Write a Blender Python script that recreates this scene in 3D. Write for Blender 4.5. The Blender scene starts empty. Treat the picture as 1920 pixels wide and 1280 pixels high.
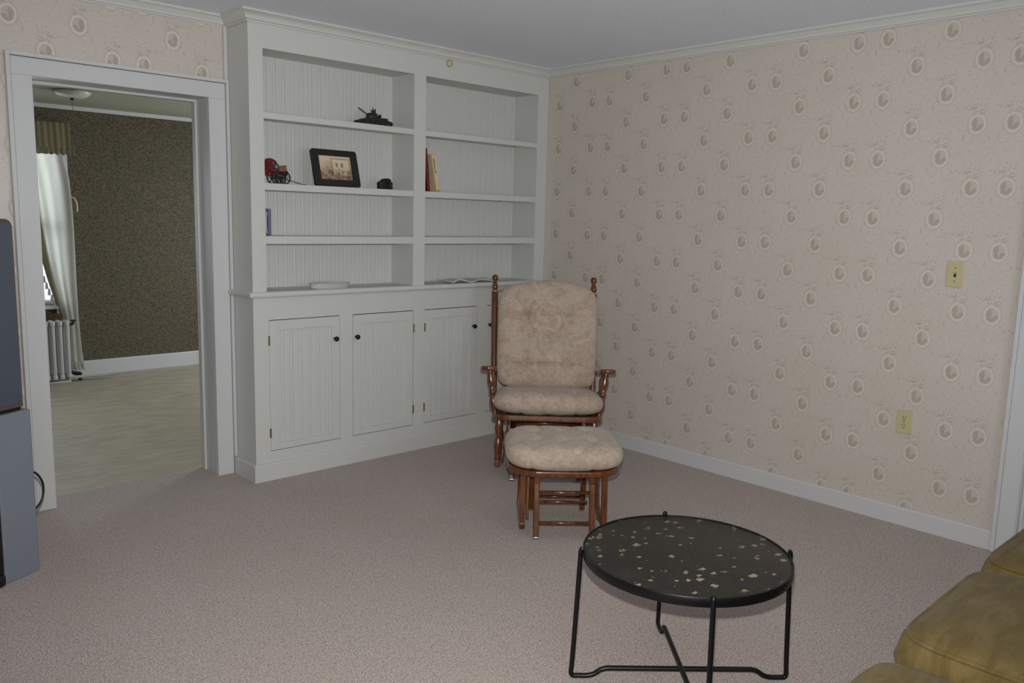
import bpy, bmesh, math, random
from mathutils import Vector, Matrix, Euler
random.seed(7)
S = bpy.context.scene
COL = S.collection
PI = math.pi

# ------------------------------------------------------------------ helpers
def lin(r, g, b):
    f = lambda c: (c/12.92 if c <= .04045 else ((c+.055)/1.055)**2.4)
    return (f(r/255), f(g/255), f(b/255), 1)

class NT:
    """small node-tree helper"""
    def __init__(s, name):
        s.m = bpy.data.materials.new(name); s.m.use_nodes = True
        s.t = s.m.node_tree; s.n = s.t.nodes
        s.b = s.n['Principled BSDF']; s.out = s.n['Material Output']
    def add(s, typ, **kw):
        n = s.n.new(typ)
        for k, v in kw.items(): setattr(n, k, v)
        return n
    def link(s, a, b): s.t.links.new(a, b)
    def val(s, sock, v):
        if hasattr(v, 'is_output'): s.link(v, sock)
        else: sock.default_value = v
    def math(s, op, a, b=0.0, c=None, clamp=False):
        n = s.add('ShaderNodeMath', operation=op); n.use_clamp = clamp
        s.val(n.inputs[0], a); s.val(n.inputs[1], b)
        if c is not None: s.val(n.inputs[2], c)
        return n.outputs[0]
    def mix(s, fac, a, b):
        n = s.add('ShaderNodeMix', data_type='RGBA')
        s.val(n.inputs[0], fac); s.val(n.inputs[6], a); s.val(n.inputs[7], b)
        return n.outputs[2]
    def ramp(s, x, a, b, lo=0.0, hi=1.0):
        n = s.add('ShaderNodeMapRange'); n.interpolation_type = 'SMOOTHSTEP'
        s.val(n.inputs[0], x); n.inputs[1].default_value = a; n.inputs[2].default_value = b
        n.inputs[3].default_value = lo; n.inputs[4].default_value = hi
        return n.outputs[0]
    def pos(s, kind='Object'):
        return s.add('ShaderNodeTexCoord').outputs[kind]
    def noise(s, vec, scale, detail=3, rough=.5, dist=0, out='Fac'):
        n = s.add('ShaderNodeTexNoise'); s.link(vec, n.inputs['Vector'])
        n.inputs['Scale'].default_value = scale; n.inputs['Detail'].default_value = detail
        n.inputs['Roughness'].default_value = rough; n.inputs['Distortion'].default_value = dist
        return n.outputs[out]
    def voro(s, vec, scale, feature='F1', rnd=1.0):
        n = s.add('ShaderNodeTexVoronoi', feature=feature); s.link(vec, n.inputs['Vector'])
        n.inputs['Scale'].default_value = scale; n.inputs['Randomness'].default_value = rnd
        return n
    def mapping(s, vec, scale=(1, 1, 1), rot=(0, 0, 0), loc=(0, 0, 0)):
        n = s.add('ShaderNodeMapping'); s.link(vec, n.inputs[0])
        n.inputs['Scale'].default_value = scale; n.inputs['Rotation'].default_value = rot; n.inputs['Location'].default_value = loc
        return n.outputs[0]
    def bump(s, h, strength=.3, dist=.005):
        n = s.add('ShaderNodeBump'); s.link(h, n.inputs['Height'])
        n.inputs['Strength'].default_value = strength; n.inputs['Distance'].default_value = dist
        s.link(n.outputs[0], s.b.inputs['Normal'])
    def base(s, col, rough=.5, metal=0.0, spec=.5):
        s.val(s.b.inputs['Base Color'], col); s.val(s.b.inputs['Roughness'], rough)
        s.b.inputs['Metallic'].default_value = metal; s.b.inputs['Specular IOR Level'].default_value = spec
        return s

def plain(name, rgb, rough=.5, metal=0.0, spec=.5, vary=0.06, scale=14):
    t = NT(name)
    c = lin(*rgb); n = t.noise(t.pos(), scale, 4)
    lo = tuple(x*(1-vary) for x in c[:3])+(1,); hi = tuple(min(1, x*(1+vary)) for x in c[:3])+(1,)
    t.base(t.mix(n, lo, hi), rough, metal, spec)
    return t.m

def box(bm, x0, x1, y0, y1, z0, z1, bev=0.0, seg=2):
    xs, ys, zs = sorted((x0, x1)), sorted((y0, y1)), sorted((z0, z1))
    v = [bm.verts.new((x, y, z)) for x in xs for y in ys for z in zs]
    fs = [(0, 1, 3, 2), (4, 6, 7, 5), (0, 4, 5, 1), (2, 3, 7, 6), (0, 2, 6, 4), (1, 5, 7, 3)]
    f = [bm.faces.new([v[i] for i in q]) for q in fs]
    if bev > 0:
        es = list({e for q in f for e in q.edges})
        bmesh.ops.bevel(bm, geom=es, offset=bev, segments=seg, profile=.5, affect='EDGES')

def xform(bm, verts0, M):
    for v in list(bm.verts)[verts0:]: v.co = M @ v.co

def obox(bm, c, size, M=None, bev=0.0, seg=2):
    """box about c, then transformed by M"""
    n = len(bm.verts)
    box(bm, c[0]-size[0]/2, c[0]+size[0]/2, c[1]-size[1]/2, c[1]+size[1]/2, c[2]-size[2]/2, c[2]+size[2]/2, bev, seg)
    if M is not None:
        bm.verts.ensure_lookup_table(); xform(bm, n, M)

def bar(bm, a, b, w, d, bev=0.003, up=(0, 0, 1)):
    """rectangular bar from a to b"""
    a, b = Vector(a), Vector(b); z = (b-a); L = z.length; z.normalize()
    u = Vector(up)
    if abs(z.dot(u)) > .95: u = Vector((0, 1, 0))
    x = u.cross(z).normalized(); y = z.cross(x)
    M = Matrix((x, y, z)).transposed().to_4x4(); M.translation = (a+b)/2
    obox(bm, (0, 0, 0), (w, d, L), M, bev)

def lathe(bm, prof, M=None, seg=16, caps=True):
    n = len(bm.verts); rings = []
    for r, z in prof:
        rings.append([bm.verts.new((max(r, 1e-5)*math.cos(2*PI*k/seg), max(r, 1e-5)*math.sin(2*PI*k/seg), z)) for k in range(seg)])
    for a, b in zip(rings, rings[1:]):
        for k in range(seg):
            bm.faces.new((a[k], a[(k+1) % seg], b[(k+1) % seg], b[k]))
    if caps:
        bm.faces.new(rings[0][::-1]); bm.faces.new(rings[-1])
    if M is not None:
        bm.verts.ensure_lookup_table(); xform(bm, n, M)

def along(a, b):
    """matrix whose z axis runs from a to b, origin a"""
    a, b = Vector(a), Vector(b); z = (b-a).normalized()
    u = Vector((0, 0, 1)) if abs(z.z) < .95 else Vector((0, 1, 0))
    x = u.cross(z).normalized(); y = z.cross(x)
    M = Matrix((x, y, z)).transposed().to_4x4(); M.translation = a
    return M

def turned(bm, a, b, prof, seg=16):
    """turned spindle: prof = (radius, fraction along)"""
    L = (Vector(b)-Vector(a)).length
    lathe(bm, [(r, f*L) for r, f in prof], along(a, b), seg)

def smooth_path(pts, it=2):
    pts = [Vector(p) for p in pts]
    for _ in range(it):
        q = [pts[0]]
        for a, b in zip(pts, pts[1:]):
            q += [a*.75+b*.25, a*.25+b*.75]
        q.append(pts[-1]); pts = q
    return pts

def tube(bm, pts, r, seg=10, closed=False):
    pts = [Vector(p) for p in pts]; n = len(pts); rings = []
    prev = None
    for i, p in enumerate(pts):
        if closed: t = (pts[(i+1) % n]-pts[i-1]).normalized()
        else: t = (pts[min(i+1, n-1)]-pts[max(i-1, 0)]).normalized()
        if prev is None:
            u = Vector((0, 0, 1)) if abs(t.z) < .9 else Vector((1, 0, 0))
            x = u.cross(t).normalized()
        else:
            x = (prev-t*prev.dot(t)).normalized()
        prev = x; y = t.cross(x)
        rings.append([bm.verts.new(p+(x*math.cos(2*PI*k/seg)+y*math.sin(2*PI*k/seg))*r) for k in range(seg)])
    m = n if closed else n-1
    for i in range(m):
        a, b = rings[i], rings[(i+1) % n]
        for k in range(seg):
            bm.faces.new((a[k], a[(k+1) % seg], b[(k+1) % seg], b[k]))
    if not closed:
        bm.faces.new(rings[0][::-1]); bm.faces.new(rings[-1])

def prism(bm, poly, h0, h1, M=None):
    """poly in xy, extruded h0..h1 in z, then M"""
    n = len(bm.verts)
    a = [bm.verts.new((x, y, h0)) for x, y in poly]; b = [bm.verts.new((x, y, h1)) for x, y in poly]
    bm.faces.new(a[::-1]); bm.faces.new(b)
    k = len(poly)
    for i in range(k): bm.faces.new((a[i], a[(i+1) % k], b[(i+1) % k], b[i]))
    if M is not None:
        bm.verts.ensure_lookup_table(); xform(bm, n, M)

def sweep(bm, prof, path, outs, closed_prof=True):
    """profile (out, z) swept along path points, outs = horizontal out vector per point (mitred)"""
    rings = []
    for p, o in zip(path, outs):
        rings.append([bm.verts.new((p[0]+o[0]*a, p[1]+o[1]*a, p[2]+z)) for a, z in prof])
    k = len(prof)
    for r, q in zip(rings, rings[1:]):
        for i in range(k): bm.faces.new((r[i], r[(i+1) % k], q[(i+1) % k], q[i]))
    bm.faces.new(rings[0][::-1]); bm.faces.new(rings[-1])

def pillow(bm, W, D, T, e=5.0, M=None, nu=96, nr=22, p=4.0, tufts=(), creases=(), arch=0.0, taper=0.0, top=1.0, bot=1.0, wob=0.0):
    n0 = len(bm.verts)
    def outline(a):
        c, s = math.cos(a), math.sin(a)
        x = W/2*math.copysign(abs(c)**(2/e), c); y = D/2*math.copysign(abs(s)**(2/e), s)
        return x, y
    def place(x, y):
        if arch and y > 0: y += arch*math.cos(PI*x/W*.98)*(y/(D/2))
        x *= 1+taper*(y/(D/2))
        return x, y
    def height(x, y, t, sgn):
        h = T/2*max(0, 1-t**p)**.5
        d = 0
        for tx, ty, dep, sg in tufts: d += dep*math.exp(-((x-tx)**2+(y-ty)**2)/(2*sg*sg))
        for (x0, y0, x1, y1, dep, sg) in creases:
            vx, vy = x1-x0, y1-y0; L = vx*vx+vy*vy
            u = max(0, min(1, ((x-x0)*vx+(y-y0)*vy)/L)); dx, dy = x-x0-u*vx, y-y0-u*vy
            d += dep*math.exp(-(dx*dx+dy*dy)/(2*sg*sg))
        w = wob*math.sin(9*x/W+3*y/D)*math.sin(7*y/D+1)
        return sgn*max(h-d*(h/(T/2))+w*(h/(T/2)), 0.0005 if t < 1 else 0)
    for sgn, k in ((1, top), (-1, bot)):
        rings = []
        for i in range(1, nr+1):
            t = (i/nr)**.8
            r = []
            for j in range(nu):
                x, y = outline(2*PI*j/nu); x *= t; y *= t
                z = height(x, y, t, sgn)*k
                X, Y = place(x, y)
                r.append(bm.verts.new((X, Y, z)))
            rings.append(r)
        X, Y = place(0, 0); c = bm.verts.new((X, Y, height(0, 0, 0, sgn)*k))
        for j in range(nu):
            q = (c, rings[0][j], rings[0][(j+1) % nu])
            bm.faces.new(q if sgn > 0 else q[::-1])
        for a, b in zip(rings, rings[1:]):
            for j in range(nu):
                q = (a[j], b[j], b[(j+1) % nu], a[(j+1) % nu])
                bm.faces.new(q if sgn > 0 else q[::-1])
    bm.verts.ensure_lookup_table()
    bmesh.ops.remove_doubles(bm, verts=list(bm.verts)[n0:], dist=1e-5)
    if M is not None:
        bm.verts.ensure_lookup_table(); xform(bm, n0, M)
    return outline, place

def BM(): return bmesh.new()

def obj(name, bm, mat, parent=None, smooth=False, loc=None):
    bmesh.ops.recalc_face_normals(bm, faces=bm.faces)
    me = bpy.data.meshes.new(name); bm.to_mesh(me); bm.free()
    if smooth:
        for p in me.polygons: p.use_smooth = True
        if smooth != True:
            me.set_sharp_from_angle(angle=math.radians(smooth))
    for m in (mat if isinstance(mat, (list, tuple)) else [mat]): me.materials.append(m)
    o = bpy.data.objects.new(name, me); COL.objects.link(o)
    if loc is not None: o.location = loc
    if parent is not None: o.parent = parent
    return o

def tag(o, label=None, cat=None, group=None, kind=None):
    if label: o['label'] = label
    if cat: o['category'] = cat
    if group: o['group'] = group
    if kind: o['kind'] = kind
    return o

def thing(name, label, cat, loc=(0, 0, 0), rz=0, group=None):
    o = bpy.data.objects.new(name, None); COL.objects.link(o)
    o.empty_display_size = .05
    o.location = loc; o.rotation_euler = (0, 0, rz)
    return tag(o, label, cat, group)

def struct(name, bm, mat, smooth=False, label=None, cat=None, parent=None):
    o = obj(name, bm, mat, parent, smooth)
    if parent is None: o['kind'] = 'structure'
    return tag(o, label, cat)

# ------------------------------------------------------------------ materials
WHITE = plain('white_paint', (197, 198, 194), .42, vary=.02)
TRIM = plain('white_trim_paint', (195, 196, 196), .4, vary=.02)
BLACK = plain('black_metal', (9, 9, 10), .4, .0, .35)
BLACKG = plain('black_plastic', (14, 14, 15), .4)
BRASS = plain('aged_brass', (122, 108, 62), .4, .8)
IVORY = plain('ivory_plastic', (186, 176, 136), .42, vary=.02)
DARKHOLE = plain('dark_slot', (28, 22, 14), .7)
STEEL = plain('dull_steel', (150, 150, 150), .3, .9)

def m_ceiling():
    t = NT('stippled_ceiling_paint'); p = t.pos()
    n = t.noise(p, 95, 3, .6)
    t.base(t.mix(t.ramp(n, .3, .7), lin(226, 231, 240), lin(242, 246, 253)), .85, 0, .2)
    t.bump(n, .5, .006); return t.m

def m_carpet():
    t = NT('speckled_pinkish_carpet'); p = t.pos()
    a = t.noise(p, 290, 2, .7); b = t.noise(p, 160, 3, .8, .2); c = t.noise(p, 3.0, 3, .5)
    v = t.voro(p, 170)
    s = t.math('ADD', t.math('MULTIPLY', a, .5), t.math('MULTIPLY', b, .5))
    c1 = t.mix(t.ramp(s, .40, .60), lin(128, 112, 106), lin(206, 195, 187))
    c2 = t.mix(t.math('MULTIPLY', t.ramp(v.outputs['Color'], .62, .85), .35), c1, lin(112, 97, 94))
    c3 = t.mix(t.ramp(c, .35, .7, 0, .22), c2, lin(168, 148, 136))
    t.base(c3, .95, 0, .1)
    t.b.inputs['Sheen Weight'].default_value = .15
    t.bump(s, .6, .005); return t.m

def m_carpet_far():
    t = NT('worn_olive_carpet'); p = t.pos()
    a = t.noise(t.mapping(p, (1, 3.2, 1), (0, 0, .25)), 5, 6, .65, .5); b = t.noise(p, 240, 2, .6)
    c = t.noise(p, 1.4, 3, .5)
    col = t.mix(t.ramp(a, .3, .72), lin(136, 126, 92), lin(180, 170, 132))
    col = t.mix(t.ramp(c, .4, .7, 0, .5), col, lin(160, 148, 120))
    col = t.mix(t.math('MULTIPLY', t.ramp(b, .4, .6), .3), col, lin(108, 98, 70))
    t.base(col, .5, 0, .5)
    t.b.inputs['Sheen Weight'].default_value = .3
    t.bump(t.math('ADD', t.math('MULTIPLY', a, .7), b), .5, .01); return t.m

def m_wallpaper(name, axis, u0, z0, flip=0.0, ringc=.8):
    """pale damask paper: medallions in half-drop strips of four columns; axis = wall's horizontal axis"""
    t = NT(name); P = t.pos()
    sx = t.add('ShaderNodeSeparateXYZ'); t.link(P, sx.inputs[0])
    cw, ch = .1415, .2770
    u = t.math('DIVIDE', t.math('SUBTRACT', sx.outputs[axis], u0-cw/2), cw)   # column coordinate
    n = t.math('FLOOR', u)
    lx = t.math('MULTIPLY', t.math('SUBTRACT', t.math('SUBTRACT', u, n), .5), cw)
    strip = t.math('FLOOR', t.math('DIVIDE', t.math('ADD', n, .001), 4))
    par = t.math('MODULO', t.math('ADD', t.math('ABSOLUTE', t.math('ADD', t.math('ADD', n, strip), 400+flip)), .0), 2)
    z = t.math('DIVIDE', t.math('SUBTRACT', t.math('SUBTRACT', sx.outputs[2], z0-ch/2), t.math('MULTIPLY', par, ch/2)), ch)
    k = t.math('FLOOR', z)
    lz = t.math('MULTIPLY', t.math('SUBTRACT', t.math('SUBTRACT', z, k), .5), ch)
    def ell(cx, cz, rx, rz):
        a = t.math('DIVIDE', t.math('SUBTRACT', lx, cx), rx); b = t.math('DIVIDE', t.math('SUBTRACT', lz, cz), rz)
        return t.math('SQRT', t.math('ADD', t.math('MULTIPLY', a, a), t.math('MULTIPLY', b, b)))
    cmb = t.add('ShaderNodeCombineXYZ'); t.link(lx, cmb.inputs[0]); t.link(lz, cmb.inputs[1])
    L = cmb.outputs[0]
    wob = t.noise(L, 90, 2, .5)
    e = t.math('ADD', ell(0, 0, .032, .040), t.math('MULTIPLY', t.math('SUBTRACT', wob, .5), .22))
    ring = t.math('MULTIPLY', t.ramp(e, .83, .94), t.ramp(e, 1.10, 1.01))
    inside = t.ramp(e, .86, .78)
    halo = t.math('MULTIPLY', t.ramp(e, 1.55, 1.15), t.ramp(e, 1.0, 1.12))
    # scene in the medallion
    rag = t.math('MULTIPLY', t.math('SUBTRACT', t.noise(L, 130, 3, .6), .5), 1.3)
    def bush(cx, cz, rx, rz): return t.ramp(t.math('ADD', ell(cx, cz, rx, rz), rag), 1.15, .85)
    bl = t.math('MAXIMUM', t.math('MAXIMUM', bush(-.016, -.010, .012, .009), bush(.012, .006, .011, .024)), bush(.004, -.019, .022, .006))
    tx = t.noise(L, 160, 3, .6)
    ground = t.ramp(ell(0, -.026, .018, .004), 1.2, .7)
    bl = t.math('MULTIPLY', t.math('MAXIMUM', bl, ground), t.ramp(tx, .30, .52))
    # flower sprigs over the medallion and scattered between
    sh = t.add('ShaderNodeVectorMath', operation='ADD'); t.link(L, sh.inputs[0]); sh.inputs[1].default_value = (3.1, 1.7, 0)
    v1 = t.voro(sh.outputs[0], 105)
    dots = t.ramp(v1.outputs['Distance'], .50, .28)
    crown = t.math('MULTIPLY', t.ramp(ell(0, .064, .040, .024), 1.2, .85), dots)
    v2 = t.voro(sh.outputs[0], 64)
    keep = t.add('ShaderNodeSeparateColor'); t.link(v2.outputs['Color'], keep.inputs[0])
    scat = t.math('MULTIPLY', t.ramp(v2.outputs['Distance'], .30, .18), t.ramp(keep.outputs[0], .45, .55))
    scat = t.math('MULTIPLY', scat, t.ramp(e, 1.25, 1.4))
    # scrolls below the medallion and swag arcs
    def arc(cx, cz, rx, rz, w, below=True):
        q = ell(cx, cz, rx, rz)
        l = t.ramp(t.math('ABSOLUTE', t.math('SUBTRACT', q, 1)), w, w*.4)
        side = t.ramp(lz, cz+.004, cz-.006) if below else t.ramp(lz, cz-.004, cz+.006)
        return t.math('MULTIPLY', l, side)
    al = t.math('ABSOLUTE', lx)
    def arcs(cx, cz, rx, rz, w):
        a = t.math('DIVIDE', t.math('SUBTRACT', al, cx), rx); b = t.math('DIVIDE', t.math('SUBTRACT', lz, cz), rz)
        q = t.math('SQRT', t.math('ADD', t.math('MULTIPLY', a, a), t.math('MULTIPLY', b, b)))
        return t.ramp(t.math('ABSOLUTE', t.math('SUBTRACT', q, 1)), w, w*.35)
    sw = arc(0, -.098, .030, .026, .07)
    sc = t.math('MULTIPLY', arcs(.030, -.062, .022, .022, .13), t.ramp(lz, -.050, -.056))
    sw2 = t.math('MULTIPLY', arcs(.0708, .012, .030, .070, .06), t.ramp(al, .060, .052))
    wave = t.ramp(t.math('ABSOLUTE', t.math('SUBTRACT', al, t.math('ADD', .05, t.math('MULTIPLY', t.math('SINE', t.math('MULTIPLY', lz, 45)), .016)))), .0022, .001)
    fade = t.ramp(t.noise(L, 60, 2, .5), .44, .56)
    lines = t.math('MAXIMUM', t.math('MAXIMUM', sw, sc), t.math('MULTIPLY', t.math('MAXIMUM', sw2, wave), fade))
    big = t.noise(P, 2.2, 3, .5)
    g = t.mix(big, lin(193, 183, 171), lin(198, 191, 183))
    g = t.mix(t.math('MULTIPLY', halo, .28), g, lin(170, 154, 141))
    g = t.mix(t.math('MULTIPLY', lines, .22), g, lin(152, 138, 127))
    g = t.mix(t.math('MULTIPLY', scat, .40), g, lin(136, 123, 114))
    g = t.mix(t.math('MULTIPLY', crown, .42), g, lin(134, 119, 109))
    g = t.mix(t.math('MULTIPLY', inside, .36), g, lin(174, 163, 149))
    g = t.mix(t.math('MULTIPLY', t.math('MULTIPLY', bl, inside), .55), g, lin(142, 129, 117))
    g = t.mix(t.math('MULTIPLY', ring, ringc), g, lin(216, 209, 202))
    ink = t.math('MAXIMUM', t.math('MAXIMUM', ring, inside), t.math('MAXIMUM', halo, crown))
    rough = t.mix(ink, (.36, .36, .36, 1), (.75, .75, .75, 1))
    t.base(g, rough, 0, .8)
    return t.m

def m_paper_dark():
    t = NT('dark_floral_wallpaper'); p = t.pos()
    v = t.voro(t.mapping(p, (1, 1, 1.0)), 74); w = t.voro(p, 34)
    n = t.noise(p, 80, 3, .6, 1.5)
    c = t.mix(t.ramp(n, .40, .58), lin(76, 71, 57), lin(106, 99, 81))
    c = t.mix(t.ramp(v.outputs['Distance'], .36, .24), c, lin(50, 44, 34))
    c = t.mix(t.math('MULTIPLY', t.ramp(w.outputs['Distance'], .2, .1), .55), c, lin(120, 74, 58))
    t.base(c, .75, 0, .2); return t.m

def m_wood():
    t = NT('reddish_oak_varnish'); p = t.pos()
    a = t.noise(t.mapping(p, (9, 9, 1.6)), 6, 5, .65, .8)
    t.base(t.mix(t.ramp(a, .3, .7), lin(66, 34, 14), lin(114, 64, 28)), .28, 0, .5)
    t.b.inputs['Coat Weight'].default_value = .4; t.b.inputs['Coat Roughness'].default_value = .15
    return t.m

def m_tapestry():
    t = NT('beige_floral_cushion_fabric'); p = t.pos()
    n = t.noise(p, 8, 2, .5, 1.2); m = t.noise(p, 30, 3, .6, 1.0); f = t.noise(p, 420, 2); q = t.noise(p, 15, 2, .5, 2.2)
    edge = t.math('ABSOLUTE', t.math('SUBTRACT', q, .5)); e2 = t.math('ABSOLUTE', t.math('SUBTRACT', n, .52))
    c = t.mix(t.ramp(m, .34, .66), lin(168, 150, 132), lin(184, 167, 150))
    c = t.mix(t.ramp(n, .50, .60, 0, .5), c, lin(192, 176, 160))
    c = t.mix(t.ramp(edge, .020, .006, 0, .40), c, lin(144, 124, 106))
    c = t.mix(t.ramp(e2, .016, .005, 0, .40), c, lin(206, 192, 178))
    c = t.mix(t.math('MULTIPLY', t.ramp(f, .4, .6), .15), c, lin(132, 112, 96))
    t.base(c, .9, 0, .15); t.b.inputs['Sheen Weight'].default_value = .15
    t.bump(t.math('ADD', f, t.math('MULTIPLY', m, 2)), .2, .003); return t.m

def m_mosaic():
    t = NT('dark_stone_top_with_tan_chips'); p = t.pos()
    n = t.noise(p, 18, 3, .5, .6)
    q = t.add('ShaderNodeVectorMath', operation='ADD'); t.link(p, q.inputs[0])
    d = t.add('ShaderNodeVectorMath', operation='SCALE'); t.link(t.noise(p, 55, 2, .5, 0, 'Color'), d.inputs[0]); d.inputs['Scale'].default_value = .016
    t.link(d.outputs[0], q.inputs[1])
    v = t.voro(t.mapping(q.outputs[0], (1, 1.4, 1), (0, 0, .7)), 23); v.distance = 'MANHATTAN'
    k = t.add('ShaderNodeSeparateColor'); t.link(v.outputs['Color'], k.inputs[0])
    chip = t.math('MULTIPLY', t.ramp(v.outputs['Distance'], .43, .39), t.ramp(k.outputs[0], .50, .52))
    chip = t.math('MULTIPLY', chip, t.ramp(t.noise(p, 60, 1, .5), .42, .46))
    base = t.mix(n, lin(29, 27, 23), lin(42, 39, 33))
    v2 = t.voro(p, 24, 'DISTANCE_TO_EDGE')
    base = t.mix(t.math('MULTIPLY', t.ramp(v2.outputs['Distance'], .05, .02), .12), base, lin(90, 80, 70))
    t.base(t.mix(chip, base, t.mix(k.outputs[1], lin(124, 110, 86), lin(148, 136, 110))), .42, 0, .4)
    return t.m

def m_sofa():
    t = NT('olive_tan_upholstery'); p = t.pos()
    n = t.noise(t.mapping(p, (1, 3, 1), (0, 0, .3)), 9, 5, .65, .6); f = t.noise(p, 380, 2)
    c = t.mix(t.ramp(n, .3, .7), lin(90, 75, 42), lin(112, 96, 60))
    c = t.mix(t.math('MULTIPLY', t.ramp(f, .4, .6), .25), c, lin(72, 58, 30))
    t.base(c, .9, 0, .1); t.b.inputs['Sheen Weight'].default_value = .06
    t.bump(t.math('ADD', f, t.math('MULTIPLY', n, 3)), .25, .004); return t.m

def m_sheer(name, rgb, trans=.6):
    t = NT(name); p = t.pos()
    c = lin(*rgb)
    d = t.add('ShaderNodeBsdfDiffuse'); tr = t.add('ShaderNodeBsdfTranslucent'); mx = t.add('ShaderNodeMixShader')
    w = t.noise(t.mapping(p, (30, 30, 2)), 2, 3)
    cc = t.mix(w, tuple(x*.9 for x in c[:3])+(1,), c)
    t.link(cc, d.inputs[0]); t.link(cc, tr.inputs[0]); mx.inputs[0].default_value = trans
    t.link(d.outputs[0], mx.inputs[1]); t.link(tr.outputs[0], mx.inputs[2]); t.link(mx.outputs[0], t.out.inputs[0])
    return t.m

def m_lace(name):
    t = NT(name); p = t.pos()
    d = t.add('ShaderNodeBsdfTranslucent'); d.inputs[0].default_value = lin(225, 225, 225)
    tr = t.add('ShaderNodeBsdfTransparent'); mx = t.add('ShaderNodeMixShader')
    v = t.voro(p, 60, 'DISTANCE_TO_EDGE'); n = t.noise(p, 30, 2)
    hole = t.math('MULTIPLY', t.ramp(v.outputs['Distance'], .05, .12), t.ramp(n, .42, .5, .25, .8))
    t.link(hole, mx.inputs[0]); t.link(d.outputs[0], mx.inputs[1]); t.link(tr.outputs[0], mx.inputs[2])
    t.link(mx.outputs[0], t.out.inputs[0]); return t.m

def m_glass():
    t = NT('window_glass'); g = t.add('ShaderNodeBsdfGlossy'); g.inputs['Roughness'].default_value = .02
    tr = t.add('ShaderNodeBsdfTransparent'); mx = t.add('ShaderNodeMixShader'); mx.inputs[0].default_value = .06
    t.link(tr.outputs[0], mx.inputs[1]); t.link(g.outputs[0], mx.inputs[2]); t.link(mx.outputs[0], t.out.inputs[0]); return t.m

def m_photo():
    """faded sepia print: pale sky, a building with two windows, a dark group in front"""
    t = NT('sepia_photo_print'); P = t.pos('UV')
    sx = t.add('ShaderNodeSeparateXYZ'); t.link(P, sx.inputs[0]); x, y = sx.outputs[0], sx.outputs[1]
    def rect(x0, x1, y0, y1, s=.02):
        a = t.math('MULTIPLY', t.ramp(x, x0-s, x0+s), t.ramp(x, x1+s, x1-s)); b = t.math('MULTIPLY', t.ramp(y, y0-s, y0+s), t.ramp(y, y1+s, y1-s))
        return t.math('MULTIPLY', a, b)
    n = t.noise(t.mapping(P, (1, .8, 1)), 6, 5, .65); f = t.noise(P, 14, 4, .6, .8)
    c = t.mix(y, lin(178, 156, 124), lin(216, 200, 172))
    c = t.mix(t.math('MULTIPLY', rect(.40, .95, .15, .88), .5), c, lin(218, 200, 170))
    c = t.mix(t.math('MULTIPLY', t.math('MAXIMUM', rect(.52, .58, .55, .72), rect(.68, .75, .54, .72)), .8), c, lin(108, 88, 64))
    roof = t.math('MULTIPLY', t.math('SUBTRACT', rect(.37, .97, .12, .92), rect(.41, .93, .12, .86)), .6)
    c = t.mix(roof, c, lin(132, 108, 78))
    body = t.ramp(t.math('ADD', y, t.math('MULTIPLY', t.math('SUBTRACT', f, .5), .7)), .52, .30)
    c = t.mix(t.math('MULTIPLY', body, t.ramp(n, .40, .60, .25, .9)), c, lin(82, 64, 48))
    tree = t.math('MULTIPLY', rect(.20, .42, .30, .74, .10), t.ramp(f, .40, .60))
    c = t.mix(t.math('MULTIPLY', tree, .7), c, lin(104, 84, 62))
    t.base(c, .35, 0, .4); return t.m

def m_woven():
    t = NT('white_woven_fibre'); p = t.pos()
    w = t.add('ShaderNodeTexWave', wave_type='BANDS', bands_direction='DIAGONAL'); t.link(p, w.inputs[0]); w.inputs['Scale'].default_value = 110; w.inputs['Distortion'].default_value = 1.5
    t.base(t.mix(w.outputs['Fac'], lin(180, 180, 176), lin(212, 212, 208)), .8, 0, .2); t.bump(w.outputs['Fac'], .6, .004); return t.m

CEIL = m_ceiling(); CARPET = m_carpet(); CARPET2 = m_carpet_far()
PAPER_R = m_wallpaper('pale_medallion_paper', 1, -2.653, .2225, 0.0, .42)  # rings coloured fainter on this wall, standing in for the paper's sheen
PAPER_L = m_wallpaper('pale_medallion_paper_doorway', 0, -2.524, 2.103-7*.277, 0.0)
PAPER_D = m_paper_dark(); WOOD = m_wood(); TAPESTRY = m_tapestry(); MOSAIC = m_mosaic(); SOFA = m_sofa()
CURTAIN = m_sheer('cream_sheer_curtain', (230, 230, 224), .65); VALANCE = m_sheer('olive_cream_valance', (150, 144, 116), .35)
LACE = m_lace('white_lace'); GLASS = m_glass(); PHOTO = m_photo(); WOVEN = m_woven()
CEIL2 = plain('dull_ceiling_paint', (176, 174, 156), .8, 0, .2, .03, 3)
TVGREY = plain('grey_moulded_plastic', (118, 124, 134), .45, vary=.03); TVDARK = plain('slate_grey_panel', (72, 78, 90), .28, vary=.03)
TVBROWN = plain('brown_grey_shell', (84, 70, 62), .5)
RADP = plain('silver_radiator_paint', (186, 188, 186), .4, .1)
PLAINW = plain('bounce_cut_brown', (104, 88, 72), .7)  # dark brown put on the unseen walls to cut bounced light

# ------------------------------------------------------------------ the room
H = 2.40
XL, RX = -6.3, 0.0          # room extends to x=-6.3
YB = -5.4
WY = .246                   # doorway wall face
WY2 = .440                  # its far face
C1, C2 = -3.014, -2.2195    # opening
CT = 1.989
bm = BM(); box(bm, XL-.1, .1, YB-.1, .405, -.06, 0); struct('floor', bm, CARPET)
bm = BM(); box(bm, XL-.1, .1, YB-.1, WY2, H, H+.08); struct('ceiling', bm, CEIL)
# right wall with doorway
DY0, DY1 = -2.985, -3.80
bm = BM()
box(bm, 0, .14, DY0, WY, 0, H); box(bm, 0, .14, YB, DY1, 0, H); box(bm, 0, .14, DY1, DY0, 2.03, H)
struct('wall_right', bm, PAPER_R)
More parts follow.
